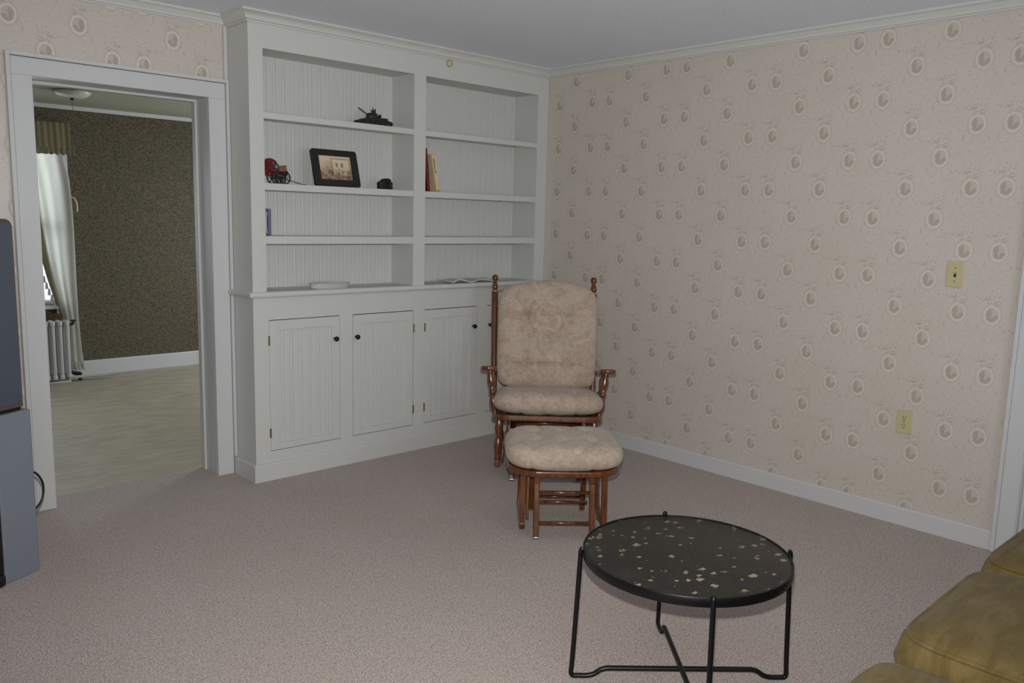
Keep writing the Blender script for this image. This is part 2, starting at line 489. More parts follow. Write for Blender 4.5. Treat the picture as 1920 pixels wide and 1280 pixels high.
# doorway wall
bm = BM()
BW = (-5.9, -4.4, .75, 2.05)
box(bm, XL, BW[0], WY, WY2, 0, H); box(bm, BW[1], C1-.02, WY, WY2, 0, H); box(bm, BW[0], BW[1], WY, WY2, 0, BW[2]); box(bm, BW[0], BW[1], WY, WY2, BW[3], H)
box(bm, C2+.02, .14, WY, WY2, 0, H); box(bm, C1-.02, C2+.02, WY, WY2, CT+.02, H)
struct('wall_back', bm, PAPER_L)
# left wall with window opening, rear wall with window openings
def wall_with_holes(name, axis, at, thick, a0, a1, holes, mat):
    bm = BM()
    cuts = sorted({a0, a1} | {h[0] for h in holes} | {h[1] for h in holes})
    def put(p, q, z0, z1):
        if axis == 'x': box(bm, at, at+thick, p, q, z0, z1)
        else: box(bm, p, q, at, at+thick, z0, z1)
    for p, q in zip(cuts, cuts[1:]):
        h = [h for h in holes if h[0] <= p+1e-6 and h[1] >= q-1e-6]
        if h: put(p, q, 0, h[0][2]); put(p, q, h[0][3], H)
        else: put(p, q, 0, H)
    return struct(name, bm, mat)
RW = [(-5.3, -4.2, .75, 2.05), (-2.6, -1.3, .75, 2.05)]
wall_with_holes('wall_left', 'x', XL-.14, .14, YB, WY, [], PLAINW)
wall_with_holes('wall_rear', 'y', YB-.14, .14, XL, .14, RW, PLAINW)
def window_unit(n, axis, at, a0, a1, z0, z1):
    bm = BM()
    def put(p, q, s, e, d0=-.05, d1=.05):
        if axis == 'x': box(bm, at+d0, at+d1, p, q, s, e, .003)
        else: box(bm, p, q, at+d0, at+d1, s, e, .003)
    w = .045
    put(a0, a0+w, z0, z1); put(a1-w, a1, z0, z1); put(a0+w, a1-w, z0, z0+w); put(a0+w, a1-w, z1-w, z1)
    put(a0+w, a1-w, (z0+z1)/2-.02, (z0+z1)/2+.02)
    o = struct('window_%d' % n, bm, TRIM)
    bm = BM()
    if axis == 'x': box(bm, at-.004, at+.004, a0+w*.5, a1-w*.5, z0+w*.5, z1-w*.5)
    else: box(bm, a0+w*.5, a1-w*.5, at-.004, at+.004, z0+w*.5, z1-w*.5)
    obj('pane', bm, GLASS, o)
    return o
for i, r in enumerate(RW): window_unit(3+i, 'y', YB-.07, *r)
window_unit(6, 'y', WY+.06, *BW)

# crown moulding on walls: (out, z) profile
CR = [(0, -.052), (.008, -.052), (.010, -.046), (.017, -.043), (.018, -.034), (.030, -.016), (.040, -.010), (.042, 0), (0, 0)]
bm = BM(); sweep(bm, CR, [(0, YB, H), (0, 0.0, H)], [(-1, 0), (-1, 0)]); struct('trim_1', bm, WHITE)
bm = BM(); sweep(bm, CR, [(XL, WY, H), (-2.1116, WY, H)], [(0, -1), (0, -1)]); struct('trim_2', bm, WHITE)
# baseboards
bm = BM()
BB = [(0, 0), (.015, 0), (.015, .082), (.010, .088), (0, .088)]
sweep(bm, BB, [(0, -2.898, 0), (0, -.018, 0)], [(-1, 0), (-1, 0)]); struct('baseboard_right', bm, TRIM)
bm = BM(); sweep(bm, BB, [(XL, WY, 0), (-3.118, WY, 0)], [(0, -1), (0, -1)]); struct('baseboard_back', bm, TRIM)
# doorway casing + jamb + stop (one trim)
bm = BM()
def case_piece(x0, x1, z0, z1, y0, y1): box(bm, x0, x1, y0, y1, z0, z1, .002, 1)
yf = .226
CCT, C0 = 2.086, -3.116
case_piece(C0+.020, C1, 0, CT, yf, WY); case_piece(C2, -2.1316, 0, CT, yf, WY)
case_piece(C0+.020, -2.1316, CT, CCT-.020, yf, WY)
case_piece(C0, C0+.018, 0, CCT, yf-.010, WY); case_piece(C0+.018, -2.1130, CCT-.018, CCT, yf-.010, WY)
case_piece(-2.1296, -2.1130, .096, CCT-.018, yf-.010, WY)
box(bm, -2.1316, -2.1130, yf+.004, WY, CCT, H-.05)       # narrow strip up to the crown
# jambs
box(bm, C1-.02, C1, WY, WY2+.005, 0, CT+.02); box(bm, C2, C2+.02, WY, WY2+.005, 0, CT+.02); box(bm, C1, C2, WY, WY2+.005, CT, CT+.02)
# stops
box(bm, C2-.012, C2, .375, .415, 0, CT, .002, 1); box(bm, C1, C1+.012, .375, .415, 0, CT, .002, 1); box(bm, C1+.012, C2-.012, .375, .415, CT-.012, CT, .002, 1)
struct('trim_3', bm, TRIM)
# right-hand door casing
bm = BM()
box(bm, -.028, 0, -2.915, -2.898, 0, 2.12, .002, 1)
box(bm, -.020, 0, -2.985, -2.915, 0, 2.03, .002, 1); box(bm, -.020, 0, DY1, -2.915, 2.03, 2.105, .002, 1)
box(bm, -.028, 0, DY1-.087, -2.915, 2.105, 2.12, .002, 1); box(bm, -.020, 0, DY1-.07, DY1, 0, 2.03, .002, 1); box(bm, -.028, 0, DY1-.087, DY1-.07, 0, 2.105, .002, 1)
box(bm, -.012, .046, DY0-.004, DY0, 0, 2.03); box(bm, .028, .046, DY0-.014, DY0, 0, 2.03, .002, 1)
struct('trim_4', bm, TRIM)
bm = BM(); box(bm, .046, .09, DY1+.0005, DY0-.0005, .004, 2.0295, .001, 1)
dr = struct('door_1', bm, TRIM)
bm = BM()
for z0, z1 in ((.2, .9), (1.05, 1.85)): box(bm, .040, .047, DY1+.13, DY0-.13, z0, z1, .004, 2)
obj('door_panel', bm, TRIM, dr)
bm = BM(); lathe(bm, [(.012, 0), (.012, .03), (.026, .04), (.028, .055), (.018, .066)], Matrix.Translation((.05, DY0-.065, .95)) @ Matrix.Rotation(-PI/2, 4, 'Y'), 20)
obj('door_knob', bm, BRASS, dr, 40)

# ------------------------------------------------------------------ the next room
FY = 3.56; FH = 2.235; FX0, FX1 = -4.3, .3
bm = BM(); box(bm, FX0-.1, FX1+.1, .405, FY+.1, -.06, -.001); struct('floor_back', bm, CARPET2)
bm = BM(); box(bm, FX0-.1, FX1+.1, WY2, FY+.1, FH, FH+.06); struct('ceiling_back', bm, CEIL2)
WX0, WX1, WZ0, WZ1 = -3.05, -2.05, .62, 1.95
def far_wall():
    bm = BM()
    box(bm, FX0, WX0, FY, FY+.12, 0, FH); box(bm, WX1, FX1, FY, FY+.12, 0, FH)
    box(bm, WX0, WX1, FY, FY+.12, 0, WZ0); box(bm, WX0, WX1, FY, FY+.12, WZ1, FH)
    struct('wall_far', bm, PAPER_D)
far_wall()
bm = BM(); box(bm, FX0-.12, FX0, WY2, FY+.12, 0, FH); struct('wall_far_left', bm, PAPER_D)
bm = BM()   # far side wall; its unseen window opening is added to light the room
FW = (1.7, 2.9, .7, 1.95)
for p, q, z0, z1 in ((WY2, FW[0], 0, FH), (FW[1], FY+.12, 0, FH), (FW[0], FW[1], 0, FW[2]), (FW[0], FW[1], FW[3], FH)): box(bm, FX1, FX1+.1, p, q, z0, z1)
struct('wall_far_right', bm, PAPER_D)
window_unit(5, 'x', FX1+.05, *FW)  # unseen window, added as the opening for the fill lamp
w1 = window_unit(1, 'y', FY+.06, WX0, WX1, WZ0, WZ1)
bm = BM()
box(bm, WX1, WX1+.055, FY-.02, FY, WZ0-.03, WZ1+.075, .003); box(bm, WX0-.075, WX0, FY-.02, FY, WZ0-.03, WZ1+.075, .003)
box(bm, WX0, WX1, FY-.02, FY, WZ1, WZ1+.075, .003); box(bm, WX0-.09, WX1+.06, FY-.045, FY, WZ0-.035, WZ0-.005, .004)
obj('window_casing', bm, TRIM, w1)
bm = BM(); sweep(bm, [(0, -.030), (.008, -.030), (.016, -.014), (.024, 0), (0, 0)], [(FX0, FY, FH), (FX1, FY, FH)], [(0, -1), (0, -1)]); struct('trim_5', bm, TRIM)
bm = BM(); sweep(bm, [(0, 0), (.016, 0), (.016, .118), (.01, .126), (0, .126)], [(FX0, FY, 0), (FX1, FY, 0)], [(0, -1), (0, -1)]); struct('baseboard_far', bm, TRIM)

# curtain panel: wavy sheet with real folds, pulled to one side
def sheet(bm, Lf, Rf, z0, z1, y, amp, waves, nz=40, nx=60, hem=0.0, yslope=0.0):
    g = []
    for i in range(nz+1):
        z = z0+(z1-z0)*i/nz; a, b = Lf(z), Rf(z); row = []
        for j in range(nx+1):
            f = j/nx
            yy = y+amp*(.6*math.sin(2*PI*waves*f+.6*math.sin(3*z))+.4*math.sin(2*PI*waves*.43*f+1.3+z))*(0.6+.4*math.sin(5*f+z)) + yslope*(z-z0)
            zz = z+(hem*math.sin(2*PI*waves*f) if i == 0 else 0)
            row.append(bm.verts.new((a+(b-a)*f, yy, zz)))
        g.append(row)
    for r, q in zip(g, g[1:]):
        for j in range(nx): bm.faces.new((r[j], r[j+1], q[j+1], q[j]))
def solid(o, th):
    m = o.modifiers.new('thickness', 'SOLIDIFY'); m.thickness = th; m.offset = 0
def interp(tab):
    def f(z):
        for (z0, x0), (z1, x1) in zip(tab, tab[1:]):
            if z <= z1: return x0+(x1-x0)*(z-z0)/(z1-z0)
        return tab[-1][1]
    return f
Lf = interp([(.06, -2.125), (.28, -2.105), (.50, -2.095), (.60, -2.118), (.81, -2.160), (1.03, -2.193), (1.28, -2.222), (1.55, -2.250), (1.9, -2.30), (2.10, -2.33)])
Rf = interp([(.06, -1.958), (.27, -1.975), (.50, -1.985), (.80, -1.988), (1.15, -1.988), (1.40, -1.992), (1.63, -2.005), (1.8, -2.03), (2.10, -2.05)])
bm = BM(); sheet(bm, Lf, Rf, .085, 2.03, 3.487, .022, 3)
cur = obj('curtain', bm, CURTAIN, None, True); solid(cur, .0015)
tag(cur, 'long cream sheer curtain gathered aside at the next room\'s bright window', 'curtain')
bm = BM(); sheet(bm, interp([(.0, -2.135), (.2, -2.12)]), interp([(0, -1.945), (.2, -1.975)]),   .065, .135, 3.487, .022, 6, 6, 60, .006)
hm = obj('ruffled_hem', bm, CURTAIN, cur, True); solid(hm, .0015)
bm = BM(); sheet(bm, interp([(.5, -2.10), (.65, -2.150), (.85, -2.20), (1.07, -2.245), (1.24, -2.262), (1.6, -2.30)]), interp([(.5, -2.07), (.65, -2.115), (.85, -2.15), (1.07, -2.19), (1.24, -2.21), (1.6, -2.25)]), .52, 1.55, 3.517, .006, 2, 24, 20)
fo = obj('folded_edge', bm, VALANCE, cur, True); solid(fo, .0015)  # shade of the curtain's fold put into its colour with olive cloth
# valance on its rod
bm = BM(); sheet(bm, lambda z: -3.15, lambda z: -2.000, 1.835, 2.090, 3.41, .007, 26, 14, 300, .006, .05)
va = obj('valance', bm, VALANCE, None, True); solid(va, .0015)
tag(va, 'short olive cream ruffled valance across the top of the window', 'valance')
bm = BM(); sheet(bm, lambda z: -3.15, lambda z: -1.975, 1.838, 1.880, 3.41, .011, 31, 6, 320, .006)
vr = obj('ruffle', bm, VALANCE, va, True); solid(vr, .0015)
bm = BM(); tube(bm, [(-3.17, 3.45, 2.075), (-2.006, 3.45, 2.075), (-2.002, 3.47, 2.075), (-2.002, 3.558, 2.075)], .006, 10)
obj('curtain_rod', bm, STEEL, va, True)
# lace with tassel fringe under the curtain
bm = BM()
g = []
for i in range(25):
    z = .575+.47*i/24; row = []
    xr = -2.105-.165*(i/24)**.8
    for j in range(21):
        f = j/20; row.append(bm.verts.new((-2.42+(xr+2.42)*f, 3.548+.003*math.sin(14*f+z*5), z-.03*math.sin(PI*f*3)**2*(i == 0))))
    g.append(row)
for r, q in zip(g, g[1:]):
    for j in range(20): bm.faces.new((r[j], r[j+1], q[j+1], q[j]))
la = obj('lace_curtain', bm, LACE, None, True); solid(la, .001)
tag(la, 'white lace under-curtain with tassel fringe above the radiator', 'curtain')
bm = BM()
for k in range(9):
    z = .60+.052*k; x = -2.108-.160*((z-.575)/.47)**.8
    lathe(bm, [(.003, 0), (.009, -.01), (.011, -.03), (.013, -.055), (.002, -.057)], Matrix.Translation((x, 3.540, z)), 8)
fr = obj('tassel_fringe', bm, WHITE, la, True); fr['kind'] = 'stuff'
# curtain tie-back hook
bm = BM(); tube(bm, smooth_path([(-1.975, 3.555, 1.50), (-1.972, 3.50, 1.50), (-1.955, 3.49, 1.47), (-1.950, 3.49, 1.42), (-1.953, 3.49, 1.385)], 2), .0045, 10)
tag(obj('curtain_holdback', bm, plain('pale_holdback', (226, 220, 200), .3), None, True), 'small pale curved holdback hook on the dark wall beside the curtain', 'hook')

# radiator
ra = thing('radiator', 'silver cast radiator under the bright window in the next room', 'radiator', (-2.5, 3.385, 0))
for k in range(11):
    bm = BM(); x = .385-.053*k
    pts = []
    for yy in (-.035, .035):
        tube(bm, [(x, yy, .04), (x, yy, .47)], .0165, 10)
    box(bm, x-.019, x+.019, -.055, .055, .455, .508, .014, 3); box(bm, x-.019, x+.019, -.055, .055, .022, .065, .012, 3)
    if k in (0, 10): 
        for yy in (-.04, .04): lathe(bm, [(.014, 0), (.012, .015), (.018, .03)], Matrix.Translation((x, yy, 0)), 10)
    obj('radiator_section', bm, RADP, ra, 50)
bm = BM(); lathe(bm, [(.008, 0), (.008, .02), (.020, .022), (.020, .034), (.006, .036)], Matrix.Translation((.445, 0, .472)), 14)
tube(bm, [(.40, 0, .47), (.445, 0, .47)], .010, 10)
tag(obj('valve', bm, BLACKG, ra, 50), 'black radiator valve handle')
bm = BM(); tube(bm, smooth_path([(.39, 0, .065), (.44, 0, .065), (.47, 0, .05), (.475, 0, .0)], 2), .014, 12)
lathe(bm, [(.02, 0), (.03, .01), (.03, .03), (.012, .04)], Matrix.Translation((.46, 0, .03)), 12)
tag(obj('supply_pipe', bm, BLACKG, ra, 50), 'black supply pipe')

# ceiling light of the next room
cl = thing('ceiling_light', 'shallow white glass ceiling light with a pull chain in the next room', 'ceiling light', (-2.205, 2.57, FH))
SHADE = plain('white_glass_shade', (222, 222, 214), .2, 0, .5)
bm = BM(); lathe(bm, [(.120, -.001), (.126, -.010), (.118, -.022), (.095, -.038), (.060, -.048), (.014, -.050)], None, 40); obj('glass_shade', bm, SHADE, cl, True)
bm = BM(); lathe(bm, [(.004, -.048), (.014, -.050), (.014, -.060), (.005, -.066)], None, 14); obj('finial', bm, BLACKG, cl, True)
bm = BM(); tube(bm, [(0, 0, -.060), (.001, 0, -.12), (0, 0, -.19)], .0016, 6); lathe(bm, [(.002, 0), (.005, -.006), (.003, -.018)], Matrix.Translation((0, 0, -.185)), 8); obj('pull_chain', bm, BRASS, cl)

# ------------------------------------------------------------------ built-in bookcase
XC = -2.1116
o1, o2, o3, o4, OT = -2.0348, -1.1003, -1.0159, -.0944, 2.2283
CZ = 1.0125; CZ0 = .983
SD = .2246
bk = thing('bookcase', 'white built-in bookcase with two bays of shelves above the cupboards', 'bookcase', (0, 0, 0))
bm = BM()
box(bm, XC, o1, 0, .02, CZ, H); box(bm, o2, o3, 0, .02, CZ, H); box(bm, o4, -.001, 0, .02, CZ, H)
box(bm, o1, o2, 0, .02, OT, H); box(bm, o3, o4, 0, .02, OT, H)
obj('face_frame', bm, WHITE, bk)
bm = BM(); box(bm, XC, XC+.019, .02, WY, CZ, H); box(bm, o1-.002-.018, o1-.002, .02, SD, CZ, OT+.02)
obj('side_panel', bm, WHITE, bk)
bm = BM(); box(bm, o2+.001, o2+.019, .02, SD, CZ, OT+.02); box(bm, o3-.019, o3-.001, .02, SD, CZ, OT+.02); obj('divider_panel', bm, WHITE, bk)
bm = BM(); box(bm, o4+.001, o4+.02, .02, SD, CZ, OT+.02); obj('side_panel', bm, WHITE, bk)
bm = BM(); box(bm, o1-.002, o2+.001, .02, SD, OT+.005, OT+.024); box(bm, o3-.001, o4+.001, .02, SD, OT+.005, OT+.024); obj('top_panel', bm, WHITE, bk)
def beadboard(bm, x0, x1, z0, z1, y, pitch, off, thick=.012, bead=.0065, groove=.003):
    """boards facing -y at plane y: flat, groove, raised bead, groove"""
    xs = [(x0, 0)]
    x = off
    while x < x1-.012:
        if x > x0+.012:
            xs += [(x-bead-.004, 0), (x-bead-.0015, groove), (x-bead, groove)]
            for k in range(5):
                a = PI*(k+.5)/5; xs.append((x-bead*math.cos(a), -.0028*math.sin(a)))
            xs += [(x+bead, groove), (x+bead+.0015, groove), (x+bead+.004, 0)]
        x += pitch
    xs.append((x1, 0))
    xs.sort()
    f = [(bm.verts.new((a, y+d, z0)), bm.verts.new((a, y+d, z1))) for a, d in xs]
    for p, q in zip(f, f[1:]): bm.faces.new((p[0], q[0], q[1], p[1]))
    b = [bm.verts.new(c) for c in ((x0, y+thick, z0), (x1, y+thick, z0), (x1, y+thick, z1), (x0, y+thick, z1))]
    bm.faces.new((b[3], b[2], b[1], b[0]))
    bm.faces.new((f[0][0], f[0][1], b[3], b[0])); bm.faces.new((f[-1][0], b[1], b[2], f[-1][1]))
    bm.faces.new([p[0] for p in f]+[b[1], b[0]]); bm.faces.new([p[1] for p in f][::-1]+[b[3], b[2]])
for (a, b, off) in ((o1-.002, o2+.001, -1.968), (o3-.001, o4+.001, -.975)):
    bm = BM(); beadboard(bm, a, b, CZ, OT+.005, SD, .0543, off); obj('back_panel', bm, WHITE, bk, 50)
for (a, b) in ((o1, o2), (o3, o4)):
    for z1, z0 in ((1.9208, 1.888), (1.5684, 1.5326), (1.2995, 1.2577)):
        bm = BM(); box(bm, a-.001, b+.001, .001, .021, z0, z1, .003, 2); box(bm, a-.0005, b+.0005, .021, SD-.001, z1-.020, z1-.001)
        obj('shelf', bm, WHITE, bk)
bm = BM()
CRB = [(0, -.056), (.008, -.056), (.010, -.048), (.018, -.045), (.019, -.034), (.032, -.016), (.044, -.010), (.046, 0), (0, 0)]
sweep(bm, CRB, [(-.001, 0, H-.0005), (XC, 0, H-.0005), (XC, WY-.001, H-.0005)], [(0, -1), (-1, -1), (-1, 0)])
obj('crown_moulding', bm, WHITE, bk, 40)
# countertop
bm = BM()
NOSE = [(-.05, 0), (.022, 0), (.027, .003), (.030, .009), (.0305, .0148), (.030, .021), (.027, .0265), (.022, .0295), (-.05, .0295)]
sweep(bm, NOSE, [(-.001, 0, CZ0), (XC, 0, CZ0), (XC, WY-.001, CZ0)], [(0, -1), (-1, -1), (-1, 0)])
box(bm, XC+.04, -.001, .04, SD+.012, CZ0, CZ0+.0295)
tag(obj('countertop', bm, WHITE, None, 40), 'white bullnose ledge running between the bookcase and the cupboards below', 'countertop')
# base cabinet
bc = thing('base_cabinet', 'white built-in cupboard with beadboard doors below the bookcase ledge', 'cabinet', (0, 0, 0))
doors = [(-2.0274, -1.6008), (-1.5174, -1.0921), (-1.0093, -.5909), (-.5070, -.0900)]
DT, DB = .8629, .1555
bm = BM()
xs = [XC]+[v for d in doors for v in d]+[-.001]
for i in range(0, len(xs), 2): box(bm, xs[i], xs[i+1], 0, .02, 0, CZ0)
for a, b in doors: box(bm, a, b, 0, .02, DT, CZ0); box(bm, a, b, 0, .02, 0, DB)
obj('face_frame', bm, WHITE, bc)
bm = BM(); box(bm, XC, XC+.019, .02, WY, 0, CZ0); obj('side_panel', bm, WHITE, bc)
bm = BM(); box(bm, XC+.019, -.001, .19, .20, .0, CZ0-.002); box(bm, XC+.019, -.001, .02, .19, .10, .118); obj('interior', bm, DARKHOLE, bc)
bm = BM(); sweep(bm, [(-.01, 0), (.015, 0), (.015, .088), (.010, .0936), (-.01, .0936)], [(-.001, 0, 0), (XC, 0, 0), (XC, WY-.001, 0)], [(0, -1), (-1, -1), (-1, 0)]); obj('plinth', bm, WHITE, bc)
GAP = [(.0040, .0015), (.0045, .0035), (.0045, .0015), (.0045, .002)]
for i, (a, b) in enumerate(doors):
    gt, gs = GAP[i]
    A, B, T_, B_ = a+gs, b-gs, DT-gt, DB+.003
    side = -1 if i % 2 == 0 else 1        # hinge side
    sw = .050
    bm = BM()
    box(bm, A, A+sw, -.001, .019, B_, T_, .0012, 1); box(bm, B-sw, B, -.001, .019, B_, T_, .0012, 1)
    box(bm, A+sw, B-sw, -.001, .019, T_-.052, T_, .0012, 1); box(bm, A+sw, B-sw, -.001, .019, B_, B_+.036, .0012, 1)
    d = obj('door', bm, WHITE, bc)
    bm = BM(); beadboard(bm, A+sw-.001, B-sw+.001, B_+.035, T_-.051, .008, .054, A+sw+.028); obj('door_panel', bm, WHITE, d, 50)
    kx = (b-.034) if side < 0 else (a+.020)
    bm = BM(); lathe(bm, [(.0075, 0), (.006, .010), (.0125, .016), (.0145, .022), (.012, .029), (.004, .032)], Matrix.Translation((kx, -.001, .735)) @ Matrix.Rotation(PI/2, 4, 'X'), 18)
    tag(obj('knob', bm, BLACK, d, True), 'small round black knob')
    hx = a if side < 0 else b
    for hz in (.754, .256):
        bm = BM(); tube(bm, [(hx, -.003, hz-.026), (hx, -.003, hz+.026)], .0042, 10)
        box(bm, hx-.004, hx+.004, -.0025, .004, hz-.024, hz+.024)
        obj('hinge', bm, BRASS, d, 50)

# round yellowed cover on the bookcase frieze
rc = thing('round_cover', 'tiny round yellowed plastic cover on the bookcase frieze near the ceiling', 'cover plate', (-.849, 0, 2.322))
YEL = plain('yellowed_plastic', (176, 166, 120), .4); YEL2 = plain('pale_yellow_plastic', (196, 188, 160), .4)
RXm = Matrix.Rotation(PI/2, 4, 'X')
bm = BM(); lathe(bm, [(.0225, 0), (.0225, .006), (.020, .010), (.0165, .010), (.016, .005)], RXm, 28); obj('rim', bm, YEL, rc, 40)
bm = BM(); lathe(bm, [(.0158, .001), (.015, .0065), (.009, .008), (.001, .0083)], RXm, 28); obj('button', bm, YEL2, rc, 40)

# ------------------------------------------------------------------ wall plates
def plate(name, label, cat, y, z):
    t = thing(name, label, cat, (0, y, z), 0)
    bm = BM(); box(bm, -.0065, 0, -.0355, .0355, -.0585, .0585, .003, 2); obj('cover_plate', bm, IVORY, t)
    return t
def slot(bm, y, z, w, h, x=-.0068): box(bm, x-.0004, x+.003, y-w/2, y+w/2, z-h/2, z+h/2)
sw = plate('light_switch', 'ivory toggle light switch plate high on the patterned wall', 'light switch', -2.628, 1.223)
bm = BM(); slot(bm, 0, 0, .0105, .024, -.0066); obj('switch_slot', bm, DARKHOLE, sw)
bm = BM(); obox(bm, (-.010, 0, .003), (.016, .0075, .011), Matrix.Rotation(.45, 4, 'Y'), .0015); obj('toggle', bm, IVORY, sw)
for s in (-1, 1):
    bm = BM(); lathe(bm, [(.0035, 0), (.0032, .0012), (.001, .0016)], Matrix.Translation((-.0065, 0, s*.030)) @ Matrix.Rotation(-PI/2, 4, 'Y'), 12); obj('screw', bm, STEEL, sw)
ou = plate('power_outlet', 'ivory double power outlet low on the patterned wall', 'power outlet', -2.470, .506)
for s in (-1, 1):
    poly = []
    for k in range(28):
        a = 2*PI*k/28; poly.append((max(-.0145, min(.0145, .0175*math.cos(a))), .0175*math.sin(a)*.83))
    bm = BM(); prism(bm, poly, 0, .0025, Matrix.Translation((-.0060, 0, s*.0195)) @ Matrix.Rotation(-PI/2, 4, 'Y') @ Matrix.Rotation(PI/2, 4, 'Z'))
    r = obj('receptacle', bm, IVORY, ou)
    bm = BM(); slot(bm, .0062, s*.0195+.004, .0024, .0085, -.0087); slot(bm, -.0062, s*.0195+.004, .0024, .0070, -.0087); slot(bm, 0, s*.0195-.0075, .0045, .0045, -.0087)
    obj('prong_slots', bm, DARKHOLE, r)
bm = BM(); lathe(bm, [(.0034, 0), (.003, .0012), (.001, .0016)], Matrix.Translation((-.0065, 0, 0)) @ Matrix.Rotation(-PI/2, 4, 'Y'), 12); obj('screw', bm, STEEL, ou)

# ------------------------------------------------------------------ things on the shelves
Z1, Z2, Z3 = 1.9208, 1.5684, 1.2995
OLIVE = plain('near_black_olive', (30, 29, 26), .6); OLIVE2 = plain('dark_track', (20, 19, 18), .7)
tk = thing('model_tank', 'small dark model tank with raised gun on the top shelf', 'model tank', (-1.325, .085, Z1), 0)
bm = BM()
prism(bm, [(-.098, .012), (-.075, .034), (-.05, .042), (.05, .042), (.085, .034), (.095, .020), (.085, .010), (-.085, .008)], -.030, .030, RXm)
box(bm, .045, .085, -.026, .026, .036, .047, .003)
obj('hull', bm, OLIVE, tk)
for s in (-1, 1):
    bm = BM()
    prism(bm, [(-.105, .016), (-.090, .028), (.088, .030), (.104, .020), (.098, .006), (.080, 0), (-.080, 0), (-.098, .006)], -.011, .011, Matrix.Translation((0, s*.036, 0)) @ RXm)
    tr = obj('track', bm, OLIVE2, tk)
    for k in range(5):
        bm = BM(); lathe(bm, [(.0115, 0), (.0115, .004), (.004, .006)], Matrix.Translation((-.066+.033*k, s*.047, .013)) @ Matrix.Rotation(-s*PI/2, 4, 'X'), 14); obj('road_wheel', bm, OLIVE, tr)
bm = BM(); lathe(bm, [(.036, 0), (.038, .008), (.034, .022), (.024, .030), (.010, .032)], Matrix.Translation((-.006, 0, .041)) @ Matrix.Diagonal((1.05, .8, 1, 1)), 20)
box(bm, .018, .044, -.02, .02, .046, .066, .004)
tu = obj('turret', bm, OLIVE, tk, 45)
bm = BM(); turned(bm, (-.034, 0, .058), (-.098, 0, .092), [(.006, 0), (.0045, .1), (.003, .2), (.0028, .95), (.0036, .96), (.0036, 1)], 10); obj('gun_barrel', bm, OLIVE, tu, 40)
bm = BM(); lathe(bm, [(.012, 0), (.013, .006), (.010, .014)], Matrix.Translation((.000, -.004, .071)), 12); box(bm, -.018, .016, -.002, .002, .083, .087); bar(bm, (.002, 0, .08), (-.004, 0, .102), .004, .004, 0)
bar(bm, (.014, .006, .083), (.018, .006, .095), .010, .004, 0); obj('hatch_gun', bm, OLIVE, tu)
bm = BM(); lathe(bm, [(.0042, 0), (.001, .0008)], Matrix.Translation((.010, -.0305, .060)) @ RXm, 10); obj('star_mark', bm, plain('pale_mark', (170, 170, 160), .5), tu)
bm = BM(); tube(bm, [(.034, .01, .06), (.036, .01, .078)], .0008, 6); obj('antenna', bm, OLIVE, tu)

# toy engine on a hand cart
RED = plain('dark_red_enamel', (96, 16, 18), .25); IRON = plain('black_cast_iron', (16, 15, 15), .4); OAK = plain('brown_wood', (120, 84, 48), .5)
te = thing('toy_engine', 'toy red flywheel engine on a black spoked-wheel cart beside the framed photo', 'toy engine', (-1.926, .075, Z2+.0005))
def spoked(bm, c, R, w, spokes, hub, rim, M0):
    n = len(bm.verts)
    lathe(bm, [(R-rim, -w/2), (R, -w/2), (R, w/2), (R-rim, w/2), (R-rim, -w/2)], None, 32, False)
    lathe(bm, [(hub, -w*.8), (hub, w*.8)], None, 12)
    for k in range(spokes):
        a = 2*PI*k/spokes; bar(bm, (hub*.6*math.cos(a), hub*.6*math.sin(a), 0), ((R-rim*.5)*math.cos(a), (R-rim*.5)*math.sin(a), 0), rim*.7, w*.6, 0, (0, 0, 1))
    bm.verts.ensure_lookup_table(); xform(bm, n, Matrix.Translation(c) @ M0)
for x, y in ((-.024, -.040), (.024, -.034), (-.024, .008), (.024, .014)):
    bm = BM(); spoked(bm, (x, y, .0325), .0325, .006, 8, .006, .004, Matrix.Rotation(PI/2+(.0), 4, 'X') @ Matrix.Rotation(.2, 4, 'Z')); obj('cart_wheel', bm, IRON, te)
bm = BM(); tube(bm, [(-.024, -.042, .0325), (-.024, .012, .0325)], .0028, 8); obj('axle', bm, IRON, te)
bm = BM(); tube(bm, [(.024, -.036, .0325), (.024, .018, .0325)], .0028, 8); obj('axle', bm, IRON, te)
bm = BM(); box(bm, -.085, .050, -.026, .004, .052, .066, .002); obj('chassis', bm, RED, te)
bm = BM(); spoked(bm, (-.058, -.030, .082), .046, .010, 5, .014, .010, RXm); obj('flywheel', bm, RED, te)
bm = BM(); lathe(bm, [(.030, -.02), (.032, -.015), (.032, .02), (.026, .028)], Matrix.Translation((-.058, .0, .086)) @ RXm, 24); obj('crankcase', bm, RED, te, 40)
bm = BM(); lathe(bm, [(.001, -.0180)]+[(.0180*math.cos(a), .0180*math.sin(a)) for a in [PI*(k/10-.5)*.98 for k in range(1, 10)]]+[(.001, .0180)], Matrix.Translation((-.018, -.022, .086)), 20); obj('oil_cup', bm, plain('blue_grey_metal', (92, 104, 108), .25, .4), te, True)
bm = BM(); box(bm, .000, .038, -.024, .024, .052, .094, .002); box(bm, .034, .040, -.026, .026, .052, .097, .001); obj('wooden_box', bm, OAK, te)
bm = BM(); box(bm, .038, .050, -.018, .016, .045, .072, .002); obj('rear_bracket', bm, IRON, te)
bm = BM(); tube(bm, [(.035, .0, .032), (.125, -.03, .004), (.150, -.036, .002)], .0016, 8); obj('tow_bar', bm, IRON, te)

